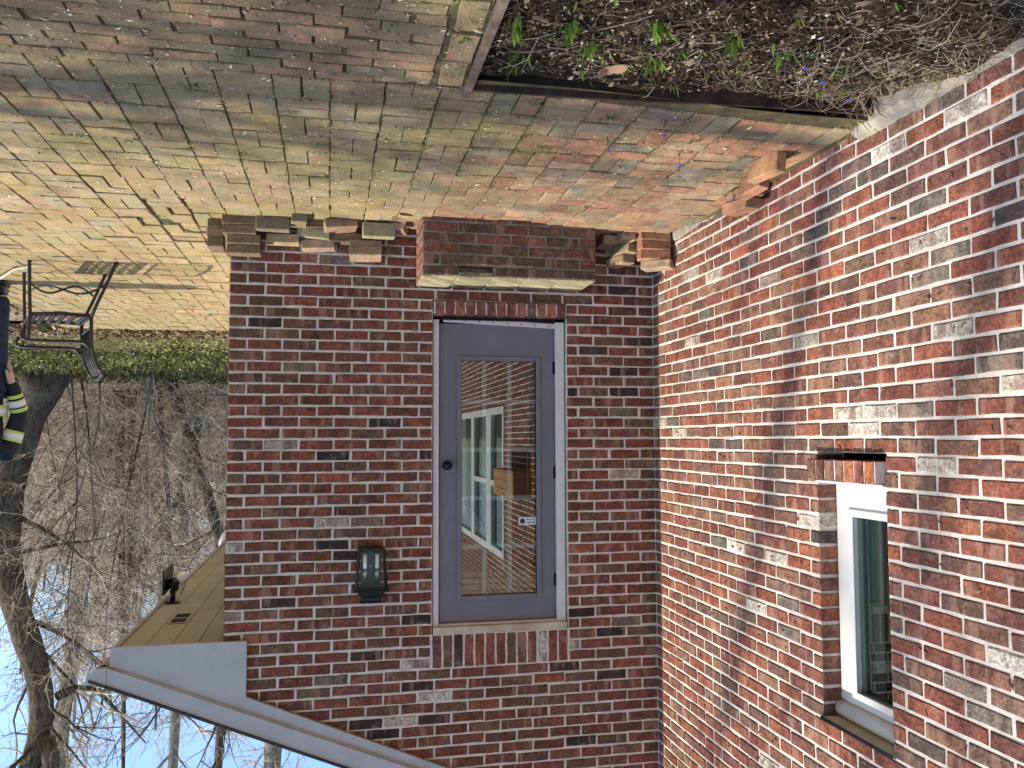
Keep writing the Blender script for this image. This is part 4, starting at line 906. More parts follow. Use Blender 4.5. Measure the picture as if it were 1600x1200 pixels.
m.add([(-W1, D - 0.012, 0.2435), (W1, D - 0.012, 0.2435), (W1, -0.015, 0.2435), (-W1, -0.015, 0.2435), (-0.058, D + 0.03, 0.285), (0.058, D + 0.03, 0.285), (0.058, -0.015, 0.285), (-0.058, -0.015, 0.285)], np.array([(0, 1, 5, 4), (1, 2, 6, 5), (2, 3, 7, 6), (3, 0, 4, 7), (4, 5, 6, 7)]))
m.bbox(-0.056, 0.056, D + 0.032, -0.015, 0.2855, 0.312, 0.002); m.bbox(-0.064, 0.064, D + 0.024, -0.0145, 0.3125, 0.318, 0.002); m.build('cap', MAT['black'], la)
m = MB(); m.add([(-W0, D, 0.007), (W0, D, 0.007), (W1, D - 0.011, 0.221), (-W1, D - 0.011, 0.221)], np.array([(0, 1, 2, 3)])); m.build('pane', MAT['glass3'], la)
for sx in (-1, 1):
    m = MB(); m.add([(sx * W0, D, 0.007), (sx * W0, -0.018, 0.007), (sx * W1, -0.018, 0.221), (sx * W1, D - 0.011, 0.221)], np.array([(0, 1, 2, 3)])); m.build('pane', MAT['glass3'], la)
    m = MB(); m.tube([(sx * 0.036, -0.07, 0.007), (sx * 0.036, -0.07, 0.03)], 0.013, 10); m.build('lamp_base', MAT['black'], la)
    m = MB(); m.tube([(sx * 0.036, -0.07, 0.03), (sx * 0.036, -0.07, 0.115)], 0.0115, 12); m.build('candle_sleeve', MAT['candle'], la)
    m = MB(); m.tube([(sx * 0.036, -0.07, 0.115), (sx * 0.036, -0.07, 0.13), (sx * 0.036, -0.07, 0.15), (sx * 0.036, -0.07, 0.175), (sx * 0.036, -0.07, 0.2)], [0.008, 0.013, 0.0165, 0.011, 0.002], 12); m.build('bulb', MAT['bulb'], la)
m = MB(); m.tube([(0, -0.0142, 0.11), (0, -0.019, 0.11)], 0.006, 10); m.build('screw', MAT['alu'], la)

# ------------------------------------------------------------------ security light on the soffit
fl = thing('security_light', 'white and black security light on a stalk under the soffit', 'light', (3.225, 1.35, 2.466))
m = MB(); m.tube([(0, 0, 0), (0, 0, -0.012)], [0.055, 0.05], 16); m.tube([(0, 0, -0.012), (0, 0, -0.1)], 0.02, 10); m.build('stalk', MAT['black'], fl)
m = MB(); m.tube([(0, 0, -0.09), (0, 0.02, -0.14), (0.01, 0.03, -0.17)], [0.035, 0.045, 0.03], 12); m.build('swivel', MAT['black'], fl)
m = MB(); m.tube([(-0.02, 0.03, -0.15), (-0.03, 0.1, -0.16), (-0.035, 0.16, -0.165)], [0.03, 0.042, 0.044], 16); m.build('lamp_housing', MAT['white'], fl)
m = MB(); m.bbox(0.035, 0.047, -0.16, 0.22, -0.26, -0.08, 0.003); m.build('solar_panel', MAT['black'], fl)
m = MB(); m.tube([(-0.035, 0.16, -0.165), (-0.06, 0.26, -0.14), (-0.03, 0.34, -0.07), (0.0, 0.36, 0.0)], 0.004, 5); m.build('cable', MAT['black'], fl)

# ------------------------------------------------------------------ made-up cedar box beyond the frame, added for an orange reflection in the door
bx = thing('reflection_box', 'long cedar planter box added unseen on the long wall for the orange reflection in the door', 'planter', (0.0, -4.0, 1.62))
m = MB(); m.bbox(0.004, 0.2, -0.55, 0.55, 0, 0.02); m.bbox(0.004, 0.02, -0.55, 0.55, 0.0205, 0.3); m.bbox(0.0205, 0.18, -0.55, -0.535, 0.0205, 0.3); m.bbox(0.0205, 0.18, 0.535, 0.55, 0.0205, 0.3); m.build('body', MAT['orange'], bx)
for k in range(3):
    m = MB(); m.bbox(0.181, 0.2, -0.55, 0.55, 0.022 + k * 0.095, 0.114 + k * 0.095); m.build('slat', MAT['orange'], bx)

# ------------------------------------------------------------------ garden chair
chair = thing('garden_chair', 'dark wrought metal garden armchair with lattice seat at paving edge', 'chair', (3.95, 1.4, 0.0))
CO = np.array([3.95, 1.4, 0.0])
def ct(pts, rad, k=8, flat=1.0): m.tube(np.array(pts) - CO, rad, k, flat=flat)
for yy, sk in ((1.162, 0.0), (1.652, 0.19)):
    def q(x, z): return (x + sk, yy, z)
    m = MB(); ct([q(4.193, 0), q(4.196, 0.02), q(4.19, 0.2), q(4.181, 0.386), q(4.183, 0.48), q(4.19, 0.56)], [0.019, 0.013, 0.012, 0.013, 0.012, 0.012]); m.build('leg', MAT['bronze'], chair)
    m = MB(); ct([q(3.625, 0), q(3.635, 0.03), q(3.69, 0.17), q(3.745, 0.3), q(3.782, 0.4)], [0.018, 0.013, 0.012, 0.013, 0.014]); m.build('leg', MAT['bronze'], chair)
    m = MB(); ct([q(4.215, 0.5), q(4.235, 0.53), q(4.23, 0.562), q(4.19, 0.574), q(4.05, 0.577), q(3.88, 0.577), q(3.82, 0.588), q(3.785, 0.625)], 0.0125); m.build('armrest', MAT['bronze'], chair)
    m = MB(); ct([q(3.782, 0.4), q(3.779, 0.5), q(3.775, 0.6), q(3.755, 0.69), q(3.725, 0.765), q(3.695, 0.802)], 0.013); m.build('back_post', MAT['bronze'], chair)
    m = MB(); ct([q(4.181, 0.386), q(3.98, 0.378), q(3.782, 0.392)], 0.012); m.build('seat_rail', MAT['bronze'], chair)
m = MB(); s = np.linspace(0, 1, 13)
ct(np.column_stack([4.19 + (3.90 - 4.19) * s, 1.162 + 0.49 * s, 0.17 + 0.045 * np.sin(s * 2 * np.pi)]), 0.008, 6); m.build('brace', MAT['bronze'], chair)
m = MB(); ct(np.column_stack([4.38 + (3.70 - 4.38) * s, 1.652 - 0.49 * s, 0.17 - 0.045 * np.sin(s * 2 * np.pi)]), 0.008, 6); m.build('brace', MAT['bronze'], chair)
m = MB()                                                 # lattice seat: straps both ways
def spt(u, v_): return np.array([4.181 - 0.4 * u + 0.19 * v_, 1.175 + 0.465 * v_, 0.39 - 0.022 * math.sin(u * math.pi) * math.sin(v_ * math.pi) ** 0.5 + 0.004])
for k in range(7):
    v_ = (k + 0.5) / 7; ct([spt(u, v_) for u in np.linspace(0, 1, 7)], 0.019, 4, 0.12)
for k in range(6):
    u = (k + 0.5) / 6; ct([spt(u, v_) + (0, 0, 0.003) for v_ in np.linspace(0, 1, 7)], 0.017, 4, 0.12)
ct([spt(0, v_) for v_ in np.linspace(-0.03, 1.03, 5)], 0.011, 6); ct([spt(1, v_) for v_ in np.linspace(-0.03, 1.03, 5)], 0.011, 6)
m.build('seat', MAT['bronze'], chair)
m = MB()                                                 # back: rail, scrolled bars and lattice
def bpt(h, v_): return np.array([np.interp(h, [0, 0.5, 1], [3.775, 3.765, 3.695]) + 0.19 * v_, 1.162 + 0.49 * v_, np.interp(h, [0, 0.5, 1], [0.47, 0.64, 0.8])])
top = [bpt(1, v_) + (0, 0, 0.03 * math.sin(v_ * math.pi)) for v_ in np.linspace(0, 1, 9)]; ct(top, 0.014)
ct([bpt(0, v_) for v_ in np.linspace(0, 1, 5)], 0.01)
for k in range(6):
    a0_, a1_ = (k + 0.2) / 6, (k + 0.8) / 6
    ct([bpt(0, a0_), bpt(0.5, a1_), bpt(1, a0_)], 0.006, 5); ct([bpt(0, a1_), bpt(0.5, a0_), bpt(1, a1_)], 0.006, 5)
m.build('backrest', MAT['bronze'], chair)

# ------------------------------------------------------------------ person at the frame edge
pe = thing('person', 'standing person in dark jacket with silver and lime bands and blue jeans', 'person', (4.83, 2.16, 0.0), math.radians(-10))
def skin_mesh(name, verts, edges, radii, mat, parent, root=0, sub=2):
    me = bpy.data.meshes.new(name); me.from_pydata([tuple(v) for v in verts], edges, []); o = link(name, me, parent)
    md = o.modifiers.new('skin', 'SKIN'); md.use_smooth_shade = True
    for i, sv in enumerate(me.skin_vertices[0].data):
        r_ = radii[i]; sv.radius = r_ if isinstance(r_, tuple) else (r_, r_); sv.use_root = (i == root)
    sm = o.modifiers.new('smooth', 'SUBSURF'); sm.levels = sub; sm.render_levels = sub
    me.materials.append(mat); return o
# +y is the person's back, they face the camera (-y)
V = []; E_ = []; Rr = []
def jn(p, r_, par=None):
    V.append(p); Rr.append(r_)
    if par is not None: E_.append((par, len(V) - 1))
    return len(V) - 1
pel = jn((0, 0, 0.93), 0.11); sp1 = jn((0, 0, 1.1), 0.105, pel); sp2 = jn((0, 0.01, 1.28), 0.11, sp1); nk = jn((0, 0.02, 1.45), 0.055, sp2); hd0 = jn((0, 0.0, 1.54), 0.06, nk); hd1 = jn((0, -0.01, 1.62), 0.083, hd0); hd2 = jn((0, 0, 1.7), 0.075, hd1)
jn((0, -0.1, 1.6), 0.014, hd1)                          # nose
for s in (-1, 1):
    jn((s * 0.088, 0.01, 1.605), 0.014, hd1)            # ear
    h = jn((s * 0.09, 0, 0.88), 0.085, pel); kn = jn((s * 0.1, -0.01, 0.5), 0.058, h); an = jn((s * 0.11, 0.02, 0.1), 0.042, kn); jn((s * 0.12, -0.11, 0.04), 0.035, an)
    sh = jn((s * 0.18, 0.01, 1.36), 0.06, sp2); el = jn((s * 0.265, 0.03, 1.06), 0.043, sh); wr = jn((s * 0.215, -0.05, 0.83), 0.028, el); pm = jn((s * 0.205, -0.07, 0.76), 0.034, wr)
    for k, (dx, ln) in enumerate(((-0.024, 0.07), (-0.008, 0.082), (0.009, 0.077), (0.024, 0.06))):
        f1 = jn((s * 0.205 + dx * 0.4, -0.07 + dx * 0.8, 0.725), 0.009, pm); f2 = jn((s * 0.198 + dx * 0.4, -0.075 + dx * 0.9, 0.725 - ln * 0.55), 0.008, f1); jn((s * 0.188 + dx * 0.4, -0.07 + dx * 0.9, 0.725 - ln), 0.007, f2)
    t1 = jn((s * 0.19, -0.11, 0.755), 0.01, pm); jn((s * 0.183, -0.125, 0.715), 0.008, t1)
skin_mesh('body', V, E_, Rr, MAT['skin'], pe)
def grp(verts, edges, radii, name, mat, parent, root=0): return skin_mesh(name, verts, edges, radii, mat, parent, root)
jk = grp([(0, 0, 0.86), (0, 0, 1.0), (0, 0, 1.18), (0, 0.01, 1.34), (0, 0.02, 1.44), (0.185, 0.01, 1.37), (0.268, 0.03, 1.06), (0.213, -0.058, 0.80), (-0.185, 0.01, 1.37), (-0.268, 0.03, 1.06), (-0.213, -0.058, 0.80), (0.09, 0, 0.9), (-0.09, 0, 0.9)],
         [(0, 1), (1, 2), (2, 3), (3, 4), (3, 5), (5, 6), (6, 7), (3, 8), (8, 9), (9, 10), (0, 11), (0, 12)],
         [(0.15, 0.13), (0.17, 0.135), (0.175, 0.14), (0.15, 0.12), 0.07, 0.085, 0.066, 0.05, 0.085, 0.066, 0.05, 0.12, 0.12], 'jacket', MAT['navy'], pe, 1)
tr = grp([(0, 0, 0.9), (0.092, 0, 0.84), (0.1, -0.01, 0.5), (0.11, 0.02, 0.09), (-0.092, 0, 0.84), (-0.1, -0.01, 0.5), (-0.11, 0.02, 0.09)], [(0, 1), (1, 2), (2, 3), (0, 4), (4, 5), (5, 6)], [0.13, 0.105, 0.08, 0.072, 0.105, 0.08, 0.072], 'jeans', MAT['denim'], pe)
for s in (-1, 1):
    m = MB(); m.bbox(s * 0.115 - 0.048, s * 0.115 + 0.048, -0.17, 0.09, 0.0, 0.03, 0.01); m.tube([(s * 0.113, 0.07, 0.05), (s * 0.114, 0.0, 0.07), (s * 0.116, -0.09, 0.055), (s * 0.118, -0.15, 0.04)], [0.045, 0.052, 0.045, 0.028], 10); m.build('shoe', MAT['black'], pe)
def ringband(p, d, r0, h, mat, name, sx=1.0, sy=1.0, k=24):
    d = Vector(d).normalized(); Q = d.to_track_quat('Z', 'Y').to_matrix(); mt = np.array(Q); a = np.arange(k) * 2 * np.pi / k; m = MB(); rs = []
    for z, r_ in ((-h / 2, r0), (h / 2, r0), (h / 2, r0 - 0.006), (-h / 2, r0 - 0.006)): rs.append(np.column_stack([r_ * sx * np.cos(a), r_ * sy * np.sin(a), np.full(k, z)]))
    i = np.arange(k); j = (i + 1) % k; f = np.vstack([np.stack([i + b * k, j + b * k, j + ((b + 1) % 4) * k, i + ((b + 1) % 4) * k], -1) for b in range(4)])
    m.add(np.vstack(rs) @ mt.T + np.array(p), f, None, True); return m.build(name, mat, jk)
for s in (-1, 1):
    ua = np.array([s * 0.185, 0.01, 1.37]); el = np.array([s * 0.268, 0.03, 1.06]); wr = np.array([s * 0.222, -0.045, 0.86])
    for f, nm, mt, hh, rr in ((0.42, 'band', 'silver', 0.055, 0.079), (0.31, 'lime_band', 'lime', 0.016, 0.08), (0.53, 'lime_band', 'lime', 0.016, 0.078)): ringband(ua + (el - ua) * f, el - ua, rr, hh, MAT[mt], nm)
    for f, nm, mt, hh, rr in ((0.45, 'band', 'silver', 0.055, 0.063), (0.2, 'lime_band', 'lime', 0.03, 0.066), (0.72, 'lime_band', 'lime', 0.03, 0.058)): ringband(el + (wr - el) * f, wr - el, rr, hh, MAT[mt], nm)
ringband((0, 0, 1.04), (0, 0, 1), 0.2, 0.06, MAT['silver'], 'band', 0.93, 0.75); ringband((0, 0, 1.078), (0, 0, 1), 0.2, 0.014, MAT['lime'], 'lime_band', 0.93, 0.75); ringband((0, 0, 1.002), (0, 0, 1), 0.2, 0.014, MAT['lime'], 'lime_band', 0.93, 0.75)
for s in (-1, 1):
    for off, w, mt, nm in ((0.0, 0.026, 'silver', 'strap'), (0.03, 0.007, 'lime', 'lime_strap'), (-0.03, 0.007, 'lime', 'lime_strap')):
        m = MB(); m.tube([(s * (0.09 + off), -0.128, 1.08), (s * (0.1 + off), -0.142, 1.2), (s * (0.115 + off), -0.115, 1.34), (s * (0.12 + off), -0.03, 1.44), (s * (0.12 + off), 0.06, 1.43)], w, 6, flat=0.3); m.build(nm, MAT[mt], jk)
m = MB(); hp = []
for k in range(7):
    a = k / 6 * math.pi / 2; rr = 0.097 * math.cos(a); zz = 1.63 + 0.13 * math.sin(a); hp.append([(rr * math.cos(t), 0.012 + rr * 1.12 * math.sin(t), zz) for t in np.linspace(0, 2 * np.pi, 16, endpoint=False)])
i = np.arange(16); j = (i + 1) % 16; m.add(np.array(hp).reshape(-1, 3), np.vstack([np.stack([i + r_ * 16, j + r_ * 16, j + r_ * 16 + 16, i + r_ * 16 + 16], -1) for r_ in range(6)]), None, True); m.build('hair', MAT['hair'], pe)
for s in (-1, 1):
    m = MB(); m.tube([(s * 0.032, -0.083, 1.632), (s * 0.032, -0.09, 1.632)], [0.012, 0.006], 8); m.build('eye', MAT['black'], pe)
m = MB(); m.tube([(-0.025, -0.082, 1.555), (0, -0.09, 1.553), (0.025, -0.082, 1.555)], 0.005, 6); m.build('mouth', MAT['head'], pe)

# ------------------------------------------------------------------ lawn edge: ground ivy, leaf litter, grass
def leaves_on(name, n, x0, x1, y0, y1, size, cols, mat, hfun, zf, up=0.5):
    x = rng.uniform(x0, x1, n); y = rng.uniform(y0, y1, n)
    keep = np.sin(x * 2.1 + 0.6 * np.sin(y * 3)) + np.sin(y * 2.7 + x) + rng.normal(0, 0.9, n) > -0.6; x, y = x[keep], y[keep]; n = len(x)
    z = zf(x, y) + hfun(n); s = size * rng.uniform(0.5, 1.4, n); a = rng.random(n) * 2 * np.pi; tl = rng.normal(0, up, n)
    u = np.stack([np.cos(a), np.sin(a), tl], -1) * s[:, None]; w = np.stack([-np.sin(a), np.cos(a), rng.normal(0, up * 0.7, n)], -1) * s[:, None] * 0.6; P = np.stack([x, y, z], -1)
    v = np.stack([P - u, P - w, P + u, P + w], 1).reshape(-1, 3); col = np.array(cols)[rng.integers(0, len(cols), n)] * rng.uniform(0.7, 1.25, (n, 1)); i = np.arange(n) * 4
    m = MB(); m.add(v, np.stack([i, i + 1, i + 2, i + 3], -1), np.repeat(np.column_stack([np.clip(col, 0, 1), np.ones(n)]), 4, 0)); return stuff(m.build(name, mat))
leaves_on('ground_ivy', 17000, 2.7, 9.5, 5.22, 9.8, 0.022, [(0.2, 0.23, 0.06), (0.32, 0.33, 0.11), (0.08, 0.1, 0.03), (0.42, 0.41, 0.19), (0.12, 0.1, 0.05), (0.05, 0.055, 0.022)], MAT['leaf'], lambda n: rng.random(n) ** 2 * 0.13, lambda x, y: hill(x, y) + 0.07)
leaves_on('lawn_grass', 22000, 2.7, 11.5, 7.0, 14.3, 0.032, [(0.07, 0.085, 0.03), (0.11, 0.125, 0.045), (0.17, 0.16, 0.08), (0.04, 0.05, 0.02), (0.1, 0.08, 0.05)], MAT['leaf'], lambda n: rng.random(n) ** 2 * 0.1, lambda x, y: hill(x, y) + 0.07, 1.2)
leaves_on('leaf_litter', 3600, 2.75, 7.5, 5.08, 5.6, 0.028, [(0.2, 0.13, 0.08), (0.28, 0.2, 0.13), (0.12, 0.08, 0.05), (0.16, 0.12, 0.08)], MAT['chip'], lambda n: rng.random(n) * 0.05, lambda x, y: 0.0 * x + 0.005)
leaves_on('leaf_litter', 2600, 5.02, 7.5, 2.8, 5.1, 0.03, [(0.2, 0.13, 0.08), (0.26, 0.19, 0.12), (0.12, 0.08, 0.05)], MAT['chip'], lambda n: rng.random(n) * 0.05, lambda x, y: 0.0 * x + 0.0)
leaves_on('forest_leaf_litter', 14000, 1, 22, 13.6, 40, 0.07, [(0.3, 0.24, 0.17), (0.22, 0.17, 0.12), (0.38, 0.32, 0.23), (0.17, 0.13, 0.09)], MAT['chip'], lambda n: rng.random(n) * 0.06, lambda x, y: hill(x, y) + 0.02)

# ------------------------------------------------------------------ bare woods
def path(p, d, ln, n, wob, up, droop=0.0):
    """wandering branch from p in direction d"""
    pts = [np.array(p, float)]; d = np.array(d, float); d /= np.linalg.norm(d); st = ln / (n - 1)
    for k in range(n - 1):
        d = d + rng.normal(0, wob, 3) + np.array([0, 0, up - droop * k]); d /= np.linalg.norm(d); pts.append(pts[-1] + d * st)
    return np.array(pts)
def perp(d, spread):
    d = d / np.linalg.norm(d); r = rng.normal(0, 1, 3); r -= d * (r @ d); r /= np.linalg.norm(r); return d * math.cos(spread) + r * math.sin(spread)
TWC = np.array([(0.6, 0.5, 0.38), (0.38, 0.3, 0.21), (0.7, 0.61, 0.48), (0.1, 0.075, 0.055), (0.5, 0.39, 0.27)])
def tc_(): return tuple(TWC[rng.integers(0, 5)] * rng.uniform(0.75, 1.15)) + (1,)
def bare_tree(label, trunk_pts, r0, r1, n1=12, n2=7, n3=6, len1=2.2, bark='bark', group='bare trees behind the lawn', start=0.25, limbs=(), up=0.05, tw=0.004, dens3=4):
    tp = np.array(trunk_pts, float); t = thing('bare_tree', label, 'tree', tuple(tp[0]), 0, group); O_ = tp[0]
    # resample the trunk
    s = np.concatenate([[0], np.cumsum(np.linalg.norm(np.diff(tp, axis=0), axis=1))]); ss = np.linspace(0, s[-1], max(8, int(s[-1] * 2.2))); P = np.column_stack([np.interp(ss, s, tp[:, k]) for k in range(3)])
    if len(P) > 6:
        for _ in range(2): P[1:-1] = 0.25 * P[:-2] + 0.5 * P[1:-1] + 0.25 * P[2:]
    R_ = np.interp(ss, [0, s[-1] * 0.08, s[-1]], [r0 * 1.35, r0, r1]) * (1 + 0.05 * np.sin(ss * 5)); m = MB(); m.tube(P - O_, R_, 10)
    br = MB(); tg = MB(); L1 = []
    for lp, la, lb_ in limbs:
        lp = np.array(lp, float); n = len(lp); br.tube(lp - O_, np.linspace(la, lb_ * 0.35, n), 6); L1.append((lp, la))
    for k in range(n1):
        f = start + (1 - start) * (k + rng.random()) / n1; i = min(int(f * (len(P) - 1)), len(P) - 2); d = P[i + 1] - P[i]
        ra = min(max(R_[i] * rng.uniform(0.2, 0.42), 0.01), 0.042); ln = len1 * rng.uniform(0.55, 1.3) * (1.15 - 0.55 * f); q = path(P[i], perp(d, rng.uniform(0.6, 1.25)), ln, 7, 0.14, up); br.tube(q - O_, ra * np.linspace(1, 0.13, 7), 5, None, False); L1.append((q, ra))
    for q, ra in L1:
        for _ in range(n2):
            i = rng.integers(1, len(q) - 1); d = q[i + 1] - q[i]; rb = max(ra * rng.uniform(0.25, 0.45), tw * 1.4); ln = rng.uniform(0.35, 0.75) * len1 * 0.7; e = path(q[i], perp(d, rng.uniform(0.4, 1.0)), ln, 6, 0.2, up * 0.6); c = tc_(); tg.tube(e - O_, rb * np.linspace(1, 0.4, 6), 4, c, False)
            for _ in range(n3):
                i2 = rng.integers(1, 5); d2 = e[i2 + 1] - e[i2]; l2 = rng.uniform(0.25, 0.6) * len1 * 0.45; g = path(e[i2], perp(d2, rng.uniform(0.4, 1.1)), l2, 5, 0.28, 0.0); tg.tube(g - O_, tw * np.linspace(1.1, 0.5, 5), 3, c, False)
    m.build('trunk', MAT[bark], t, attr=False); stuff(br.build('limbs', MAT[bark], t, attr=False)); stuff(tg.build('twigs', MAT['twig'], t))
    return t
gr = lambda x, y: float(hill(x, y))
# the big leaning trunk beside the chair
BT = [(7.3, 12.2, -0.1), (7.5, 12.2, 0.45), (7.69, 12.2, 0.9), (7.84, 12.2, 1.45), (8.0, 12.2, 2.36), (8.0, 12.2, 3.3), (7.75, 12.2, 4.45), (7.38, 12.2, 5.3), (7.2, 12.2, 6.1), (7.2, 12.2, 6.7), (7.5, 12.3, 7.3), (7.75, 12.4, 8.3), (7.7, 12.3, 9.6), (7.9, 12.2, 11.5)]
bare_tree('big leaning trunk behind the garden chair, the thickest tree', BT, 0.31, 0.1, 16, 6, 5, 2.6, 'bark', start=0.4,
          limbs=[(path((7.2, 12.2, 6.65), (-0.3, 0, 1), 4.5, 9, 0.06, 0.03), 0.17, 0.05), ([(7.0, 12.2, 6.0), (6.7, 12.15, 5.87), (6.34, 12.1, 5.85), (5.9, 12.0, 6.3), (5.4, 12, 6.9)], 0.09, 0.03),
                 (path((7.9, 12.2, 2.6), (-1, 0.1, 0.5), 2.2, 8, 0.12, 0.0), 0.05, 0.015), (path((7.95, 12.2, 3.4), (-1, 0.2, -0.1), 2.4, 8, 0.12, -0.02), 0.045, 0.012), (path((7.7, 12.2, 4.5), (-1, 0.3, 0.5), 2.3, 8, 0.12, 0.03), 0.05, 0.012)])
bare_tree('slanting grey brown trunk rising behind the lawn near the house', [(5.52, 14, gr(5.5, 14)), (5.2, 14, 0.77), (5.0, 14, 1.45), (4.72, 14, 2.27), (4.38, 14, 3.36), (4.2, 14.1, 4.6), (4.3, 14.2, 7.4), (4.38, 14.2, 8.2), (4.5, 14.2, 10)], 0.12, 0.09, 14, 7, 6, 2.2)
bare_tree('thin upright trunk close left of the slanting trunk', [(5.92, 15, gr(6, 15)), (5.83, 15, 1.17), (5.64, 15, 2.31), (5.6, 15, 3.6), (5.4, 15, 5.5)], 0.1, 0.03, 14, 7, 6, 2.0)
bare_tree('pale grey trunk seen against the sky beyond the eave', [(7.6, 18, gr(7.6, 18)), (7.8, 18, 2.0), (8.04, 18, 4.02), (8.2, 18, 5.28), (8.31, 18, 6.52), (8.46, 18, 7.6), (8.49, 18, 9), (8.6, 18, 11)], 0.24, 0.14, 16, 7, 6, 2.4, 'bark2', start=0.3)
bare_tree('dark forked sapling reaching up to the eave', [(5.1, 16, gr(5, 16)), (5.2, 16, 1.4), (5.42, 16, 2.37), (5.89, 16, 3.4), (6.34, 16, 3.97), (6.9, 16, 4.7), (6.77, 16, 5.7), (6.6, 16, 7)], 0.1, 0.05, 10, 7, 6, 2.0, limbs=[([(6.9, 16, 4.85), (7.18, 16, 4.45), (7.46, 16, 3.94), (7.64, 16, 3.5), (8.2, 16.2, 3.0)][::1], 0.05, 0.02)])
bare_tree('tall straight grey trunk showing above the rake board', [(3.2, 14, gr(3, 14)), (3.15, 14, 4), (3.22, 14, 7.7), (3.26, 14, 8.3), (3.3, 14, 11)], 0.24, 0.16, 12, 6, 5, 2.2, 'bark2', start=0.5)
bare_tree('second grey trunk above the rake board, further right', [(5.5, 16.5, gr(5.5, 16.5)), (5.55, 16.5, 4), (5.61, 16.4, 8.3), (5.64, 16.4, 9), (5.7, 16.4, 12)], 0.14, 0.1, 12, 6, 5, 2.2, 'bark2', start=0.45)
for k in range(8):
    x = rng.uniform(5.6, 9.2); y = rng.uniform(10.8, 13.5); h = rng.uniform(4.5, 8.5)
    bare_tree('thin twiggy sapling standing at the back edge of the lawn', path((x, y, gr(x, y)), (rng.normal(0, 0.12), 0, 1), h, 10, 0.13, 0.05), rng.uniform(0.016, 0.03), 0.006, 16, 8, 6, 1.7, 'bark2' if k % 2 else 'bark', 'thin saplings at the back of the lawn', 0.2, tw=0.0026)
WOODL = 'slender bare tree among the woods behind the lawn'
for k in range(13):
    x = rng.uniform(3.5, 12); y = rng.uniform(15, 24); h = rng.uniform(5, 10); ln = rng.normal(0, 0.12, 2)
    bare_tree(WOODL, [(x, y, gr(x, y)), (x + ln[0] * h * 0.3, y, h * 0.35), (x + ln[0] * h * 0.8, y + ln[1] * h * 0.3, h * 0.7), (x + ln[0] * h, y + ln[1] * h * 0.5, h)], rng.uniform(0.06, 0.15), 0.03, 12, 7, 5, 2.3, 'bark' if k % 2 else 'bark2', 'slender trees in the woods behind the lawn', 0.15, tw=0.0055)
for k in range(9):
    x = rng.uniform(4, 17); y = rng.uniform(26, 44); h = rng.uniform(9, 15)
    bare_tree('distant bare tree deep in the woods', [(x, y, gr(x, y)), (x + rng.normal(0, 0.4), y, h * 0.5), (x + rng.normal(0, 0.8), y, h)], rng.uniform(0.14, 0.25), 0.05, 14, 7, 4, 3.6, 'bark2', 'distant trees deep in the woods', 0.2, tw=0.009)
# trees standing right of the frame: their shadows streak the paving and the long wall
for lab, x, y, h, r_, n1 in (('tall bare maple standing on the lawn right of the paving', 9.6, -2.2, 10.5, 0.16, 20), ('leafless ash tree near the rowlock paving', 8.7, -3.2, 9, 0.1, 18), ('leafless ash farther from the house', 12.5, -4.6, 13, 0.2, 18),
                             ('towering bare oak far right of the paving', 14.0, -2.3, 19.5, 0.15, 28), ('second towering oak beside it', 15.5, -3.6, 21, 0.22, 28)):
    bare_tree(lab, [(x, y, -0.1), (x + 0.1, y + 0.1, h * 0.3), (x - 0.1, y + 0.25, h * 0.6), (x + 0.1, y + 0.1, h * 0.78), (x + 0.2, y + (1.9 if h > 15 else 0.1), h)], r_, 0.05, n1, 7, 3, 4.0 if h > 15 else 2.6, 'bark', 'trees on the lawn to the right', 0.22, tw=0.006)
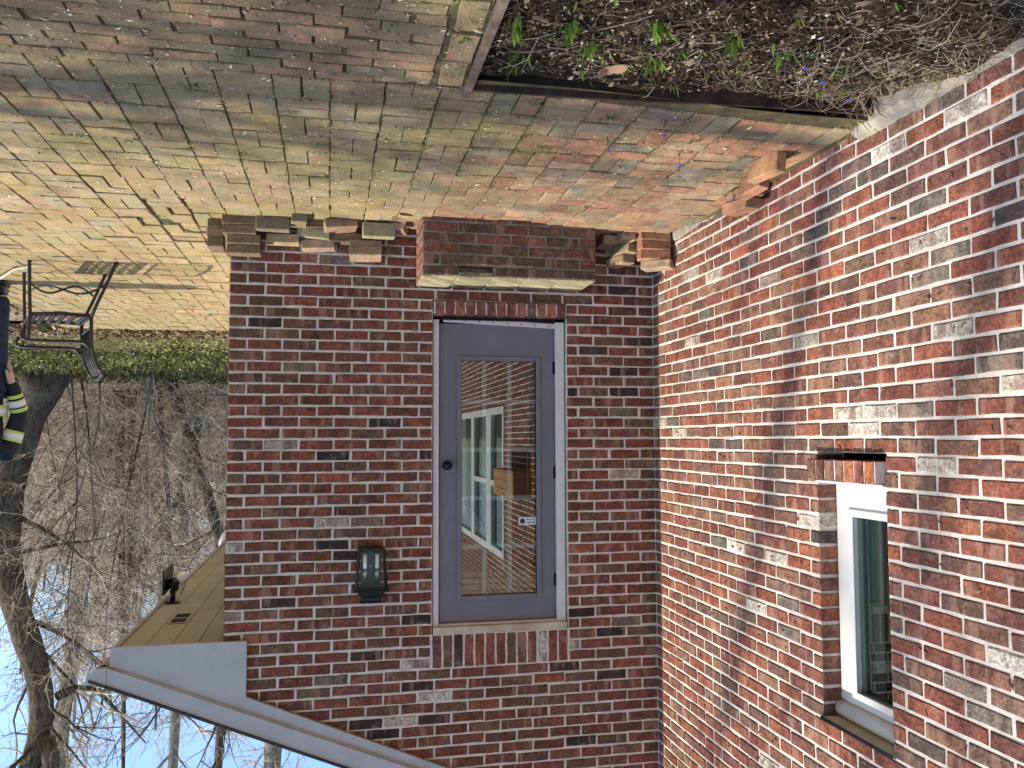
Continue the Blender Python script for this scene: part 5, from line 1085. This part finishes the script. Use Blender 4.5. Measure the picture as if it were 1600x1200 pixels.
# undergrowth: arching canes and vines, far too many to count
def brush(name, n, x0, x1, y0, y1, zmax, ln, rad, seed):
    m = MB(); K = 7; t = np.linspace(0, 1, K)
    x = rng.uniform(x0, x1, n); y = rng.uniform(y0, y1, n); z = np.array(hill(x, y)) + rng.random(n) ** 1.25 * zmax
    a = rng.random(n) * 2 * np.pi; l_ = ln * rng.uniform(0.3, 1.5, n); ar = rng.normal(0.1, 0.5, n); sl = rng.normal(0, 0.6, n); cv = rng.normal(0, 0.8, n)
    ang = a[:, None] + cv[:, None] * (t - 0.5)[None]; st = l_[:, None] / (K - 1)
    px = x[:, None] + np.cumsum(np.cos(ang) * st, 1); py = y[:, None] + np.cumsum(np.sin(ang) * st * 0.8, 1); pz = z[:, None] + l_[:, None] * (sl[:, None] * t[None] + ar[:, None] * 4 * (t - t * t)[None] * 0.5) + np.cumsum(rng.normal(0, 0.035, (n, K)), 1) * l_[:, None] * 0.5
    P = np.stack([px, py, pz], -1); r_ = rad * rng.uniform(0.6, 1.5, n)[:, None] * np.linspace(1, 0.45, K)[None]
    # three-sided tubes in bulk
    T = np.gradient(P, axis=1); T /= np.linalg.norm(T, axis=2)[..., None] + 1e-9; U = np.cross(T, [0.2, 0.1, 0.97]); U /= np.linalg.norm(U, axis=2)[..., None] + 1e-9; W = np.cross(T, U)
    an = np.arange(3) * 2 * np.pi / 3; ring = P[:, :, None] + r_[..., None, None] * (np.cos(an)[:, None] * U[:, :, None] + np.sin(an)[:, None] * W[:, :, None])
    idx = np.arange(n * K * 3).reshape(n, K, 3); q = np.stack([idx[:, :-1], np.roll(idx[:, :-1], -1, 2), np.roll(idx[:, 1:], -1, 2), idx[:, 1:]], -1).reshape(-1, 4)
    col = TWC[rng.integers(0, 5, n)] * rng.uniform(0.7, 1.2, (n, 1)); col = np.repeat(np.column_stack([col, np.ones(n)]), K * 3, 0)
    m.add(ring.reshape(-1, 3), q, col, True); return stuff(m.build(name, MAT['twig']))
brush('undergrowth', 4600, 3.2, 10.0, 12.6, 17, 3.0, 0.9, 0.0042, 1)
brush('undergrowth', 5600, 3.5, 13, 16, 24, 4.4, 1.4, 0.006, 2)
brush('far_undergrowth', 3600, 5, 17, 23, 38, 4.2, 2.2, 0.010, 3)
# conifer among the bare trees
cf = thing('conifer', 'dark green conifer among the bare woods', 'tree', (9.6, 30, gr(9.6, 30)))
m = MB(); m.tube([(0, 0, 0), (0, 0, 4.5)], [0.12, 0.02], 8); m.build('trunk', MAT['bark'], cf, attr=False)
n = 9000; h = rng.random(n) ** 0.8; a = rng.random(n) * 2 * np.pi; rr = (1 - h) * 1.25 * np.sqrt(rng.random(n)) * (0.7 + 0.3 * np.sin(h * 40)) + 0.05
P = np.stack([rr * np.cos(a), rr * np.sin(a), 0.3 + h * 4.6 - rr * 0.35], -1); s = 0.07 * rng.uniform(0.6, 1.4, n)
u = np.stack([np.cos(a), np.sin(a), rng.normal(-0.4, 0.4, n)], -1) * s[:, None]; w = np.stack([-np.sin(a), np.cos(a), rng.normal(0, 0.3, n)], -1) * s[:, None] * 0.25
i = np.arange(n) * 4; col = np.array([(0.07, 0.085, 0.04), (0.1, 0.11, 0.05), (0.05, 0.06, 0.03)])[rng.integers(0, 3, n)]
m = MB(); m.add(np.stack([P - u, P - w, P + u, P + w], 1).reshape(-1, 3), np.stack([i, i + 1, i + 2, i + 3], -1), np.repeat(np.column_stack([col, np.ones(n)]), 4, 0)); m.build('crown', MAT['leaf'], cf)
